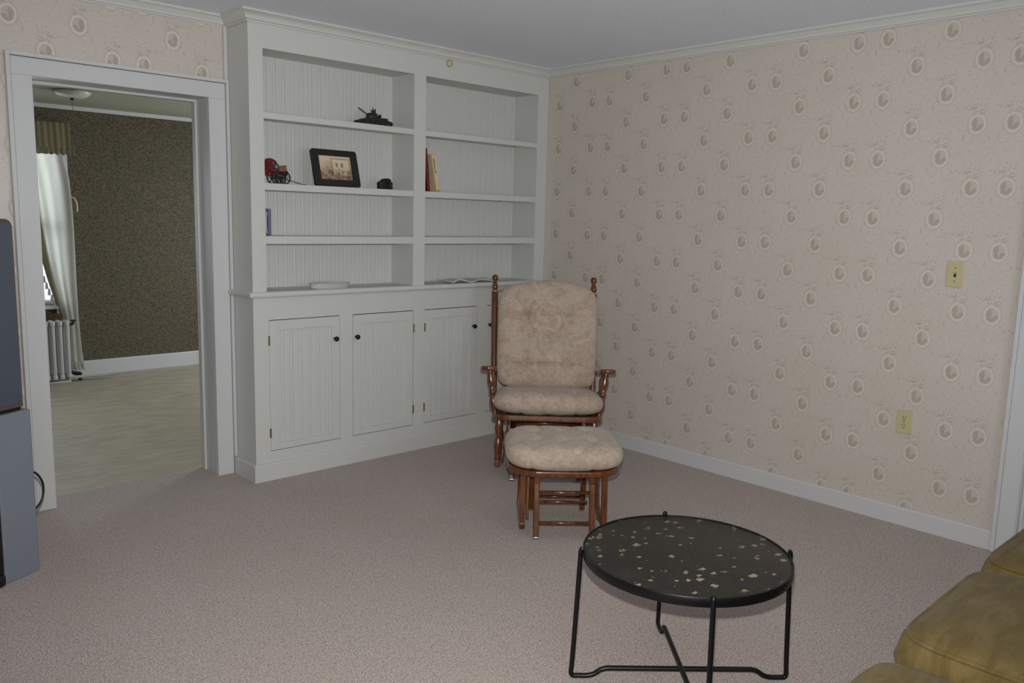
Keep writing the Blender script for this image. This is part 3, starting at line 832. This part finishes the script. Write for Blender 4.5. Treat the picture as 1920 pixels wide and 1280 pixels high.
# framed sepia photograph leaning back on its strut
pf = thing('photo_frame', 'black framed sepia photograph leaning back on the shelf under the tank', 'photo frame', (-1.575, .055, Z2+.002), 0)
fw, fh, lean = .285, .205, math.radians(16)
M = Matrix.Rotation(-lean, 4, 'X')
Mf = M @ Matrix.Rotation(PI/2, 4, 'X')
bm = BM()
def rrect(w, h, r, y0=0, n=5):
    pts = []
    for cx, cy, a0 in ((w/2-r, y0+r, -PI/2), (w/2-r, y0+h-r, 0), (-w/2+r, y0+h-r, PI/2), (-w/2+r, y0+r, PI)):
        for k in range(n+1):
            a = a0+PI/2*k/n; pts.append((cx+r*math.cos(a), cy+r*math.sin(a)))
    return pts
out = rrect(fw, fh, .014); inn = rrect(fw-.084, fh-.070, .0015, .036)
def frame_ring(bm, outp, innp, z0, z1, M):
    n0 = len(bm.verts); n = len(outp)
    lay = [[bm.verts.new((x, y, z)) for x, y in pp] for pp, z in ((outp, z0), (outp, z1), (innp, z1), (innp, z0))]
    for a, b in zip(lay, lay[1:]+lay[:1]):
        for k in range(n): bm.faces.new((a[k], a[(k+1) % n], b[(k+1) % n], b[k]))
    bm.verts.ensure_lookup_table(); xform(bm, n0, M)
frame_ring(bm, out, inn, -.004, .012, Mf)
obj('frame', bm, plain('black_wood_frame', (26, 22, 21), .55), pf)
bm = BM()
w2, h2 = fw-.082, fh-.068
vs = [bm.verts.new(Mf @ Vector(c)) for c in ((-w2/2, .035, .004), (w2/2, .035, .004), (w2/2, .035+h2, .004), (-w2/2, .035+h2, .004))]
vb = [bm.verts.new(Mf @ Vector(c)) for c in ((-w2/2, .035, .001), (w2/2, .035, .001), (w2/2, .035+h2, .001), (-w2/2, .035+h2, .001))]
uv = bm.loops.layers.uv.new('UVMap')
f = bm.faces.new(vs)
for l, c in zip(f.loops, ((0, 0), (1, 0), (1, 1), (0, 1))): l[uv].uv = c
bm.faces.new(vb[::-1])
for k in range(4): bm.faces.new((vs[k], vb[k], vb[(k+1) % 4], vs[(k+1) % 4]))
obj('photo_print', bm, PHOTO, pf)
bm = BM(); bar(bm, M @ Vector((0, .006, .14)), (0, .105, .004), .004, .04, 0, (1, 0, 0)); obj('strut', bm, BLACKG, pf)

# small black camera
cm = thing('camera', 'small black domed camera standing alone near the divider on the shelf', 'camera', (-1.255, .07, Z2+.001), 0)
bm = BM(); box(bm, -.0445, .0445, -.018, .018, 0, .042, .005, 3); obj('body', bm, BLACKG, cm)
bm = BM(); prism(bm, [(-.027, 0), (-.025, .010), (-.014, .019), (.004, .022), (.022, .020), (.031, .012), (.033, 0)], -.015, .015, Matrix.Translation((.002, 0, .041)) @ RXm); obj('viewfinder_hump', bm, BLACK, cm)
bm = BM(); lathe(bm, [(.017, 0), (.017, .004), (.015, .005), (.013, .003), (.002, .002)], Matrix.Translation((.004, -.018, .021)) @ RXm, 24); obj('lens_mount', bm, BLACK, cm, 40)
bm = BM(); box(bm, -.040, -.033, -.0185, -.017, .033, .037); obj('flash_lamp', bm, STEEL, cm)
bm = BM(); lathe(bm, [(.005, 0), (.005, .004)], Matrix.Translation((-.036, 0, .042)), 12); obj('shutter_button', bm, BLACK, cm)

# books
PAGES = plain('book_pages', (196, 190, 176), .8)
def book(name, label, h, d, th, mat, loc, lean=0.0, rz=0.0, cover=None):
    t = thing(name, label, 'book', loc, rz)
    M = Matrix.Rotation(-lean, 4, 'Y')      # tilt towards -x
    bm = BM(); n = 0
    obox(bm, (.001, d/2, h/2), (.002, d, h)); obox(bm, (th-.001, d/2, h/2), (.002, d, h)); obox(bm, (th/2, .001, h/2), (th, .003, h), None, .0008, 1)
    for v in bm.verts: v.co = M @ v.co
    obj('cover', bm, cover or mat, t)
    bm = BM(); obox(bm, (th/2, d/2, h/2), (th-.0041, d-.008, h-.006))
    for v in bm.verts: v.co = M @ v.co
    obj('pages', bm, PAGES, t)
    return t, M
BLK = plain('black_cover', (18, 16, 17), .5); MAR = plain('maroon_cover', (92, 16, 24), .45); CRM = plain('cream_cover', (206, 186, 148), .5); GRYC = plain('grey_cover', (150, 146, 144), .5)
book('book', 'thin black book pressed against the divider beside the maroon book', .115, .13, .007, BLK, (-1.0135, .018, Z2), 0.0)
book('book', 'tall maroon book leaning between black and cream books', .252, .165, .020, MAR, (-.982, .022, Z2+.0005), .105)
b3, M3 = book('book', 'cream book with dark spine lettering leaning on the maroon book', .222, .150, .024, CRM, (-.918, .016, Z2+.0005), .205)
bm = BM(); 
INK = plain('dark_ink', (46, 38, 32), .6)
import random as _r
rr_ = _r.Random(3); zz = .197
while zz > .112:      # unreadable spine marks
    L_ = rr_.uniform(.004, .009); obox(bm, (.0122, -.0009, zz-L_/2), (rr_.uniform(.005, .008), .0006, L_)); zz -= L_+rr_.uniform(.0012, .003)
for v in bm.verts: v.co = M3 @ v.co
obj('spine_lettering', bm, INK, b3)
bm = BM(); obox(bm, (.012, -.0005, .005), (.0236, .001, .010))
for v in bm.verts: v.co = M3 @ v.co
obj('spine_band', bm, plain('yellow_band', (176, 158, 70), .5), b3)
# purple paperback and clear case
b4, M4 = book('book', 'small purple book standing at the end of the third shelf', .139, .10, .018, plain('purple_cover', (106, 100, 128), .35), (-2.0105, .022, Z3), 0.0)
dc = thing('disc_case', 'clear plastic case with a pale curved edge squeezed behind the purple book', 'case', (-2.0305, .02, Z3), 0)
bm = BM(); obox(bm, (.007, .06, .071), (.012, .12, .140), None, .001); obj('case', bm, plain('smoky_plastic', (120, 118, 106), .2), dc)
bm = BM(); tube(bm, [(.0145-.006*math.sin(PI*k/12), -.001, .012+.110*k/12) for k in range(13)], .0018, 6); obj('edge_strip', bm, plain('pale_lilac', (226, 220, 232), .3), dc, True)

# woven tray on the ledge
tr_ = thing('woven_tray', 'shallow white woven oval tray on the ledge', 'tray', (-1.63, .055, CZ), 0)
bm = BM()
Mo = Matrix.Diagonal((1, .42, 1, 1))
lathe(bm, [(.112, 0), (.119, .004), (.121, .012), (.121, .024), (.119, .027), (.114, .025), (.112, .006), (.02, .004)], Mo, 48)
obj('bowl', bm, WOVEN, tr_, True)
bm = BM()
tube(bm, [(.1195*math.cos(a), .1195*.42*math.sin(a), .0265+.0015*math.sin(40*a)) for a in [2*PI*k/120 for k in range(120)]], .0035, 8, True)
obj('braided_rim', bm, WOVEN, tr_, True)

# folded doily
bm = BM(); g = []
for i in range(17):
    row = []
    for j in range(41):
        u, v = j/40, i/16
        x = -.185+.37*u; y = -.065+.13*v
        w = .5-.5*math.cos(2*PI*(u*2.0+.15))
        z = .003+.016*w*(1-v)**1.2+.010*v+.004*math.sin(9*u+2*v)**2
        row.append(bm.verts.new((x+.02*v*(u-.5), y-.022*(1-w)*(1-v), z)))
    g.append(row)
for r, q in zip(g, g[1:]):
    for j in range(40): bm.faces.new((r[j], r[j+1], q[j+1], q[j]))
dl = obj('cloth_runner', bm, plain('pale_grey_linen', (196, 196, 198), .85), None, True, (-.625, .060, CZ+.001)); solid(dl, .003)
tag(dl, 'crumpled pale cloth mat lying on the ledge behind the rocking chair', 'cloth')
bm = BM(); tube(bm, [(-.185+.37*j/40-.01*(j/40-.5), -.066-.022*(.5+.5*math.cos(2*PI*(j/20+.15))), .004+.016*(.5-.5*math.cos(2*PI*(j/20+.15)))+.004*math.sin(9*j/40)**2) for j in range(41)], .0022, 8)
obj('edging', bm, plain('white_edging', (222, 222, 220), .8), dl, True)

# ------------------------------------------------------------------ glider rocker
TH = math.radians(-44)
ch = thing('glider_rocker', 'oak glider rocking chair with beige floral cushions in the corner', 'rocking chair', (-.724, -.774, 0), TH)
SZ = .306   # underside of seat frame
bm = BM()
def stadium(w, d, r, n=8):
    return [(x, y-d/2) for x, y in rrect(w, d, r, 0, n)]
o_ = stadium(.610, .540, .10); i_ = stadium(.50, .43, .06)
frame_ring(bm, o_, i_, SZ, SZ+.034, Matrix.Identity(4))
es = [e for e in bm.edges if abs(e.verts[0].co.z-e.verts[1].co.z) < 1e-5 and (Vector(e.verts[0].co.xy).length > .25)]
for y in (-.12, .0, .12): box(bm, -.27, .27, y-.03, y+.03, SZ+.008, SZ+.026)
sf = obj('seat_frame', bm, WOOD, ch)
sf.modifiers.new('round', 'BEVEL').width = .009; sf.modifiers['round'].segments = 3
ARM_Z = .575
TURN = [(.013, 0), (.016, .06), (.012, .10), (.021, .18), (.024, .28), (.018, .40), (.014, .44), (.021, .48), (.021, .52), (.014, .56), (.019, .66), (.023, .78), (.014, .88), (.018, .93), (.014, 1)]
LEAN = math.radians(9)
def back_pt(x, h):     # h measured along the leaning back from the seat
    return Vector((x, .225+math.sin(LEAN)*h, SZ+.03+math.cos(LEAN)*h))
for s in (-1, 1):
    bm = BM()
    a, b = back_pt(s*.296-.012, -.02), back_pt(s*.302-.022, .80)
    turned(bm, a, b, [(.017, 0), (.019, .15), (.020, .5), (.021, .75), (.020, .875), (.013, .89), (.0185, .903), (.0185, .915), (.013, .940), (.011, .955), (.0165, .962), (.0195, .972), (.0185, .988), (.010, 1.0)], 18)
    obj('back_post', bm, WOOD, ch, 50)
    # arm board
    bm = BM(); poly = []
    for x, y in [(-.030, .20), (-.036, .05), (-.042, -.12), (-.046, -.20), (-.036, -.232), (0, -.242), (.036, -.232), (.046, -.20), (.042, -.12), (.034, .05), (.026, .20)]: poly.append((s*.325+x, y))
    prism(bm, poly, ARM_Z, ARM_Z+.026)
    for v in bm.verts: v.co.z -= (v.co.y+.24)*.085
    ar = obj('armrest', bm, WOOD, ch); ar.modifiers.new('round', 'BEVEL').width = .008; ar.modifiers['round'].segments = 3
    for y in (-.165, -.06):
        bm = BM(); turned(bm, (s*.286, y+.005, SZ+.02), (s*.322, y, ARM_Z+.004), TURN); obj('arm_spindle', bm, WOOD, ch, 50)
    # hanging legs of the moving frame and its runner
    for y in (-.17, .17):
        bm = BM(); turned(bm, (s*.262, y, SZ+.004), (s*.266, y, .075), [(.017, 0), (.021, .1), (.024, .22), (.016, .33), (.019, .37), (.014, .41), (.022, .52), (.025, .66), (.018, .82), (.015, .88), (.019, .93), (.015, 1)]); obj('turned_leg', bm, WOOD, ch, 50)
    bm = BM(); box(bm, s*.266-.016, s*.266+.016, -.205, .205, .045, .082, .006, 3); obj('hanging_runner', bm, WOOD, ch)
    # fixed base frame
    for y in (-.205, .205):
        bm = BM(); bar(bm, (s*.185, y*.9, .262), (s*.185, y*1.18, .012), .030, .030, .005); obj('base_post', bm, WOOD, ch)
        bm = BM(); box(bm, s*.185-.014, s*.185+.014, y*1.18-.014, y*1.18+.014, 0, .014, .003); obj('foot_glide', bm, STEEL, ch)
        bm = BM(); bar(bm, (s*.212, y*.75, .262), (s*.240, y*.70, .070), .010, .022, .002, (0, 1, 0)); obj('swing_arm', bm, WOOD, ch)
    bm = BM(); box(bm, s*.185-.017, s*.185+.017, -.215, .215, .245, .285, .005, 3); obj('base_rail', bm, WOOD, ch)
for y, z in ((-.225, .10), (.225, .10), (0, .265)):
    bm = BM(); tube(bm, [(-.185, y, z), (.185, y, z)], .012, 12); obj('stretcher', bm, WOOD, ch, True)
bm = BM()   # crest rail
cp = []
for k in range(13):
    u = k/12*2-1; p = back_pt(.290*u-.018, .60+.03*(1-u*u)); cp.append(p)
for a, b in zip(cp, cp[1:]): bar(bm, a, b+(b-a)*.02, .018, .060, .003, (0, math.cos(LEAN), -math.sin(LEAN)))
obj('crest_rail', bm, WOOD, ch)
for k in range(5):
    bm = BM(); x = -.18+.09*k; turned(bm, back_pt(x, .01), back_pt(x, .61), [(.008, 0), (.011, .4), (.008, 1)], 10); obj('back_spindle', bm, WOOD, ch, 50)
# cushions
bm = BM()
pillow(bm, .620, .560, .134, 4.2, Matrix.Translation((0.006, -.020, SZ+.034+.064)), 200, 44, 7.0,
       tufts=[(x, y, .020, .024) for x in (-.15, 0, .15) for y in (-.10, .08)],
       creases=[(x, -.27, x, -.10, .006, .007) for x in (-.15, 0, .15)]+[(-.22, -.10, .22, -.10, .006, .012)], wob=.003)
obj('seat_cushion', bm, TAPESTRY, ch, True)
Mb = Matrix.Translation(back_pt(0, .385)+Vector((0.000, -.088, .035))) @ Matrix.Rotation(-LEAN, 4, 'X') @ Matrix.Rotation(PI/2, 4, 'X')
TF = [(x, y, .030, .022) for x in (-.12, .0, .12) for y in (-.16, -.02, .12)]
CRS = []
for x0, y0, x1, y1 in ((-.12, .12, .12, .12), (-.26, .12, -.12, .12), (.12, .12, .27, .12), (-.27, -.01, -.13, -.02), (.12, -.02, .27, -.01), (-.12, .10, -.06, -.02), (-.06, -.02, -.03, -.17), (-.03, -.17, 0, -.30), (.09, .08, .06, -.02), (-.2, -.16, .2, -.16), (.12, -.02, .06, -.02)):
    CRS.append((x0, y0, x1, y1, .011, .0045))
bm = BM(); pillow(bm, .592, .590, .130, 8.0, Mb, 320, 84, 4.5, tufts=TF, creases=CRS, arch=.055, taper=.012, bot=.7, wob=.004)
obj('back_cushion', bm, TAPESTRY, ch, True)
for s in (-1, 1):   # ties round the posts
    bm = BM(); c = back_pt(s*.301-.020, .70); u = Vector((1, 0, 0)); w = Vector((0, math.cos(LEAN), -math.sin(LEAN)))
    tube(bm, [c+(u*math.cos(a)+w*math.sin(a))*.0165+Vector((0, 0, .004*math.sin(a))) for a in [2*PI*k/16 for k in range(16)]], .005, 8, True)
    tube(bm, [c+Vector((-s*.012, -.012, 0)), c+Vector((-s*.05, -.055, .012))], .006, 8)
    obj('cushion_tie', bm, TAPESTRY, ch, True)

# the whole gliding seat rests tilted back on its swing arms
Rt = Matrix.Rotation(math.radians(-7), 4, 'X'); pv = Vector((0, 0, SZ))
for o in list(ch.children):
    if o.name.split('.')[0] in ('seat_frame', 'back_post', 'armrest', 'arm_spindle', 'turned_leg', 'hanging_runner', 'crest_rail', 'back_spindle', 'seat_cushion', 'back_cushion', 'cushion_tie'):
        o.rotation_euler = (math.radians(-7), 0, 0); o.location = pv-(Rt @ pv)
# ------------------------------------------------------------------ ottoman
TO = math.radians(-41)
ot = thing('glider_ottoman', 'low oak gliding footstool with beige cushion in front of the rocking chair', 'footstool', (-1.292, -1.441, 0), TO)
OZ = .288
bm = BM(); frame_ring(bm, stadium(.520, .400, .15, 10), stadium(.40, .29, .09, 10), OZ, OZ+.030, Matrix.Identity(4))
for x in (-.13, 0, .13): box(bm, x-.03, x+.03, -.16, .16, OZ+.006, OZ+.024)
of = obj('seat_frame', bm, WOOD, ot); of.modifiers.new('round', 'BEVEL').width = .008; of.modifiers['round'].segments = 3
for s in (-1, 1):
    for y in (-.115, .115):
        bm = BM(); bar(bm, (s*.185, y, OZ+.006), (s*.188, y*1.15, .035), .024, .034, .004, (0, 1, 0)); obj('outer_leg', bm, WOOD, ot)
        bm = BM(); bar(bm, (s*.160, y*.55, OZ-.012), (s*.163, y*.9, .065), .012, .034, .003, (0, 1, 0)); obj('swing_arm', bm, WOOD, ot)
        bm = BM(); bar(bm, (s*.126, y*1.2, .262), (s*.126, y*1.62, .010), .026, .028, .004, (0, 1, 0)); obj('base_post', bm, WOOD, ot)
        bm = BM(); box(bm, s*.126-.011, s*.126+.011, y*1.62-.011, y*1.62+.011, 0, .012, .003); obj('foot_glide', bm, STEEL, ot)
    bm = BM(); box(bm, s*.188-.013, s*.188+.013, -.155, .155, .032, .062, .005, 3); obj('hanging_runner', bm, WOOD, ot)
    bm = BM(); box(bm, s*.126-.014, s*.126+.014, -.165, .165, .248, .284, .005, 3); obj('base_rail', bm, WOOD, ot)
for y, z, w in ((-.178, .072, .126), (-.150, .205, .126), (.178, .072, .126), (.0, .108, .126)):
    bm = BM(); tube(bm, [(-w, y, z), (w, y, z)], .0085, 12); obj('stretcher', bm, WOOD, ot, True)
bm = BM()
pillow(bm, .540, .470, .120, 4.2, Matrix.Translation((0, 0.005, OZ+.030+.055)), 200, 44, 8.0,
       tufts=[(x, y, .014, .022) for x in (-.13, 0, .13) for y in (-.07, .09)],
       creases=[(x, -.235, x, -.07, .005, .007) for x in (-.15, -.02, .12)]+[(x, .235, x, .09, .006, .010) for x in (-.10, .06)], wob=.003)
obj('cushion', bm, TAPESTRY, ot, True)

# ------------------------------------------------------------------ coffee table
ct = thing('coffee_table', 'round coffee table with dark chip-patterned top on black rod legs', 'coffee table', (-1.968, -2.604, 0), 0)
TZ, TR = .420, .316
bm = BM(); lathe(bm, [(.02, TZ-.014), (TR-.006, TZ-.014), (TR-.006, TZ-.001), (TR-.008, TZ), (.02, TZ)], None, 96); obj('table_top', bm, MOSAIC, ct, 30)
bm = BM(); lathe(bm, [(TR-.0055, TZ-.026), (TR, TZ-.026), (TR+.001, TZ-.024), (TR+.001, TZ+.000), (TR, TZ+.002), (TR-.0055, TZ+.002), (TR-.0055, TZ-.026)], None, 96, False); obj('metal_rim', bm, BLACK, ct, 30)
bm = BM(); lathe(bm, [(.02, TZ-.024), (TR-.007, TZ-.024), (TR-.007, TZ-.0145), (.02, TZ-.0145)], None, 96); obj('under_board', bm, plain('tan_board', (150, 120, 84), .7), ct, 30)
def leg_frame(ang, drop):
    d = Vector((math.cos(ang), math.sin(ang), 0))
    R1 = TR+.008; R2 = .342; r = .0078
    def P(rad, z): return d*rad+Vector((0, 0, z))
    half = [P(R1-.004, TZ+.006), P(R1+.001, TZ+.004), P(R1+.002, TZ-.03), P(R2-.003, .045), P(R2, .020), P(R2-.004, r+.001), P(R2-.016, r), P(R2-.055, r), P(R2-.075, r+.006), P(R2-.095, .030+drop), P(R2-.115, .034+drop)]
    def fillet(pts): return smooth_path(pts, 2)
    left = fillet(half)
    right = [Vector((-p.x, -p.y, p.z)) for p in left][::-1]
    bm = BM(); tube(bm, left+right, r, 12)
    return obj('leg_frame', bm, BLACK, ct, True)
leg_frame(math.radians(-41.5), 0.0)
leg_frame(math.radians(48), .016)

# ------------------------------------------------------------------ sofa
so = thing('sofa', 'olive tan sofa with piped cushions at the near corner of the room', 'sofa', (0, 0, 0))
def lowsofa():
    x0, x1, yf, yb = -2.80, -1.02, -3.325, -4.12
    bm = BM(); box(bm, x0, x1, yb+.05, yf-.015,   .07, .376, .03, 4); obj('base', bm, SOFA, so, 40)
    w = .575; xs = [-2.80, -2.23, -1.625]; ws = [.565, .60, .60]
    for i, xa in enumerate(xs):
        w = ws[i]; cx = xa+w/2-.004; W_, D_, T_ = w-.010, .66, .150
        cz = .458+(-.025, .010, .010)[i]
        M = Matrix.Translation((cx, yf-D_/2+.02+(.0, .0, .012)[i], cz)) @ Matrix.Rotation(math.radians((0, .8, -.5)[i]), 4, 'Z')
        bm = BM()
        outl, plc = pillow(bm, W_, D_, T_, 9.0, M, 160, 28, 11.0, wob=.004, tufts=[(.03, .03, -.016, .17)])
        c = obj('seat_cushion', bm, SOFA, so, True)
        for zz in (.056, -.056):
            bm = BM(); pts = []
            tt = (1-(abs(zz)/(T_/2))**2)**(1/11.0)
            for k in range(200):
                x, y = outl(2*PI*k/200); pts.append(M @ Vector((x*tt*1.004, y*tt*1.004, zz)))
            tube(bm, pts, .0062, 8, True); obj('piping', bm, SOFA, c, True)
    bm = BM(); box(bm, x0-.0, x1, yb-.06, yb+.16, .07, .78, .06, 5); obj('backrest', bm, SOFA, so, 40)
    for i, xa in enumerate(xs):
        bm = BM(); pillow(bm, w-.02, .42, .17, 6, Matrix.Translation((xa+w/2, yb+.17, .70)) @ Matrix.Rotation(math.radians(78), 4, 'X'), 100, 18, 5); obj('back_cushion', bm, SOFA, so, True)
    for xa in (x0-.17, x1+.02):
        bm = BM(); box(bm, xa, xa+.15, yb-.04, yf-.04, .07, .58, .05, 5); obj('armrest', bm, SOFA, so, 40)
    for xa in (x0+.05, x1-.05):
        for y in (yf-.07, yb+.06):
            bm = BM(); lathe(bm, [(.018, 0), (.026, .075)], Matrix.Translation((xa, y, 0)), 14); obj('foot', bm, WOOD, so, 40)
lowsofa()

# ------------------------------------------------------------------ floor-standing television (seen from its side)
ux, uy = .879, .476
AT = math.atan2(uy, ux)
tv = thing('television', 'tall grey floor-standing television seen side-on beside the open doorway', 'television', (-3.256, -.479, 0), AT)
# local: +x to the back (0 = back edge), -x front, y = width away from the viewer
Wd = .60
bm = BM(); box(bm, -.150, 0, 0, Wd, 0, .652, .004, 2); obj('lower_cabinet', bm, TVGREY, tv)
bm = BM(); box(bm, -.0045, .0035, .004, Wd-.004, .02, .645, .003, 2); obj('back_edge', bm, TVBROWN, tv)
def upper(x0, x1, z0, z1, r):
    pts = [(x0, z0), (x1, z0)]
    for k in range(7):
        a = PI/2*k/6; pts.append((x1-r+r*math.cos(a), z1-r+r*math.sin(a)))
    for k in range(7):
        a = PI/2+PI/2*k/6; pts.append((x0+r+r*math.cos(a), z1-r+r*math.sin(a)))
    return pts
RX2 = Matrix.Rotation(PI/2, 4, 'X')
bm = BM(); prism(bm, upper(-.150, -.026, .668, 1.372, .030), -Wd+.004, -.004, RX2); obj('upper_shell', bm, TVBROWN, tv)
bm = BM(); prism(bm, upper(-.146, -.034, .684, 1.358, .018), -.0045, .002, RX2); obj('upper_side_panel', bm, TVDARK, tv)
bm = BM(); box(bm, -.140, -.024, .02, Wd-.02, .652, .669); obj('neck_gap', bm, BLACKG, tv)
bm = BM(); box(bm, -.215, -.1505, -.004, Wd+.004, .045, .655, .010, 3); box(bm, -.205, -.1505, -.012, Wd+.012, 0, .05, .015, 4); obj('front_base', bm, BLACKG, tv, 50)
bm = BM(); box(bm, -.200, -.1505, -.006, Wd+.006, .660, 1.375, .012, 3); bz = obj('bezel', bm, BLACKG, tv, 50)
bm = BM(); box(bm, -.2025, -.199, .04, Wd-.04, .72, 1.32, .001, 1); obj('screen', bm, plain('dark_screen_glass', (16, 18, 22), .08), tv)
bm = BM(); tube(bm, smooth_path([(-.004, .03, .400), (.03, .03, .39), (.062, .03, .345), (.066, .03, .30), (.050, .03, .255), (.0, .03, .228), (-.006, .03, .226)], 3), .0042, 10)
tag(obj('power_cord', bm, BLACKG, tv, True), 'black looping power cord')

# ------------------------------------------------------------------ light
wd = bpy.data.worlds.new('World'); S.world = wd; wd.use_nodes = True
bg = wd.node_tree.nodes['Background']; bg.inputs[0].default_value = (.82, .91, 1, 1); bg.inputs[1].default_value = 3.5
def area(name, loc, rot, sx, sy, power, col):
    l = bpy.data.lights.new(name, 'AREA'); l.shape = 'RECTANGLE'; l.size = sx; l.size_y = sy; l.energy = power; l.color = col
    o = bpy.data.objects.new(name, l); COL.objects.link(o); o.location = loc; o.rotation_euler = rot; return o
DAY = (.86, .93, 1.0)
area('daylight_back', ((BW[0]+BW[1])/2, WY-.01, 1.4), (-PI/2, 0, 0), 1.4, 1.25, 4, DAY)
area('daylight_rear', ((RW[0][0]+RW[0][1])/2, YB+.01, 1.4), (PI/2+.6, 0, 0), 1.0, 1.2, 44, DAY)
area('daylight_rear', ((RW[1][0]+RW[1][1])/2, YB+.01, 1.4), (PI/2+.6, 0, 0), 1.2, 1.2, 44, DAY)
area('fill_next_room', (FX1-.01, (FW[0]+FW[1])/2, 1.35), (0, PI/2-.5, 0), 1.1, 1.1, 70, DAY)  # added fill lamp at the unseen side window, brightens the next room
area('daylight_far_window', ((WX0+WX1)/2, FY+2.0, 1.75), (-PI/2, 0, 0), 2.4, 1.8, 150, DAY)
# the camera's small pop-up flash
fl = bpy.data.lights.new('camera_flash', 'SPOT'); fl.energy = 545; fl.shadow_soft_size = .015; fl.color = (1, .98, .95); fl.spot_size = math.radians(105); fl.spot_blend = .85
fo_ = bpy.data.objects.new('camera_flash', fl); COL.objects.link(fo_)

# ------------------------------------------------------------------ camera
f_px = 1543.89
yaw, pitch, roll = .755128, -.147727, .026271
fwd = Vector((math.sin(yaw)*math.cos(pitch), math.cos(yaw)*math.cos(pitch), math.sin(pitch)))
r = Vector((math.cos(yaw), -math.sin(yaw), 0)); u = r.cross(fwd)
r2 = r*math.cos(roll)+u*math.sin(roll); u2 = r2.cross(fwd)
cam = bpy.data.cameras.new('camera'); co = bpy.data.objects.new('camera', cam); COL.objects.link(co)
M = Matrix((r2, u2, -fwd)).transposed().to_4x4(); M.translation = Vector((-4.025578, -3.983143, 1.419640))
co.matrix_world = M
cam.sensor_fit = 'HORIZONTAL'; cam.sensor_width = 36; cam.lens = 36*f_px/1920; cam.clip_start = .02
fo_.matrix_world = Matrix.Translation(u2*.11+fwd*.02) @ M
S.camera = co
S.view_settings.view_transform = 'Standard'; S.view_settings.look = 'None'; S.view_settings.gamma = 1; S.view_settings.use_curve_mapping = False
S.view_settings.exposure = -0.94
S.cycles.use_denoising = True
S.cycles.max_bounces = 10; S.cycles.diffuse_bounces = 6; S.cycles.transparent_max_bounces = 12
S.cycles.sample_clamp_indirect = 6
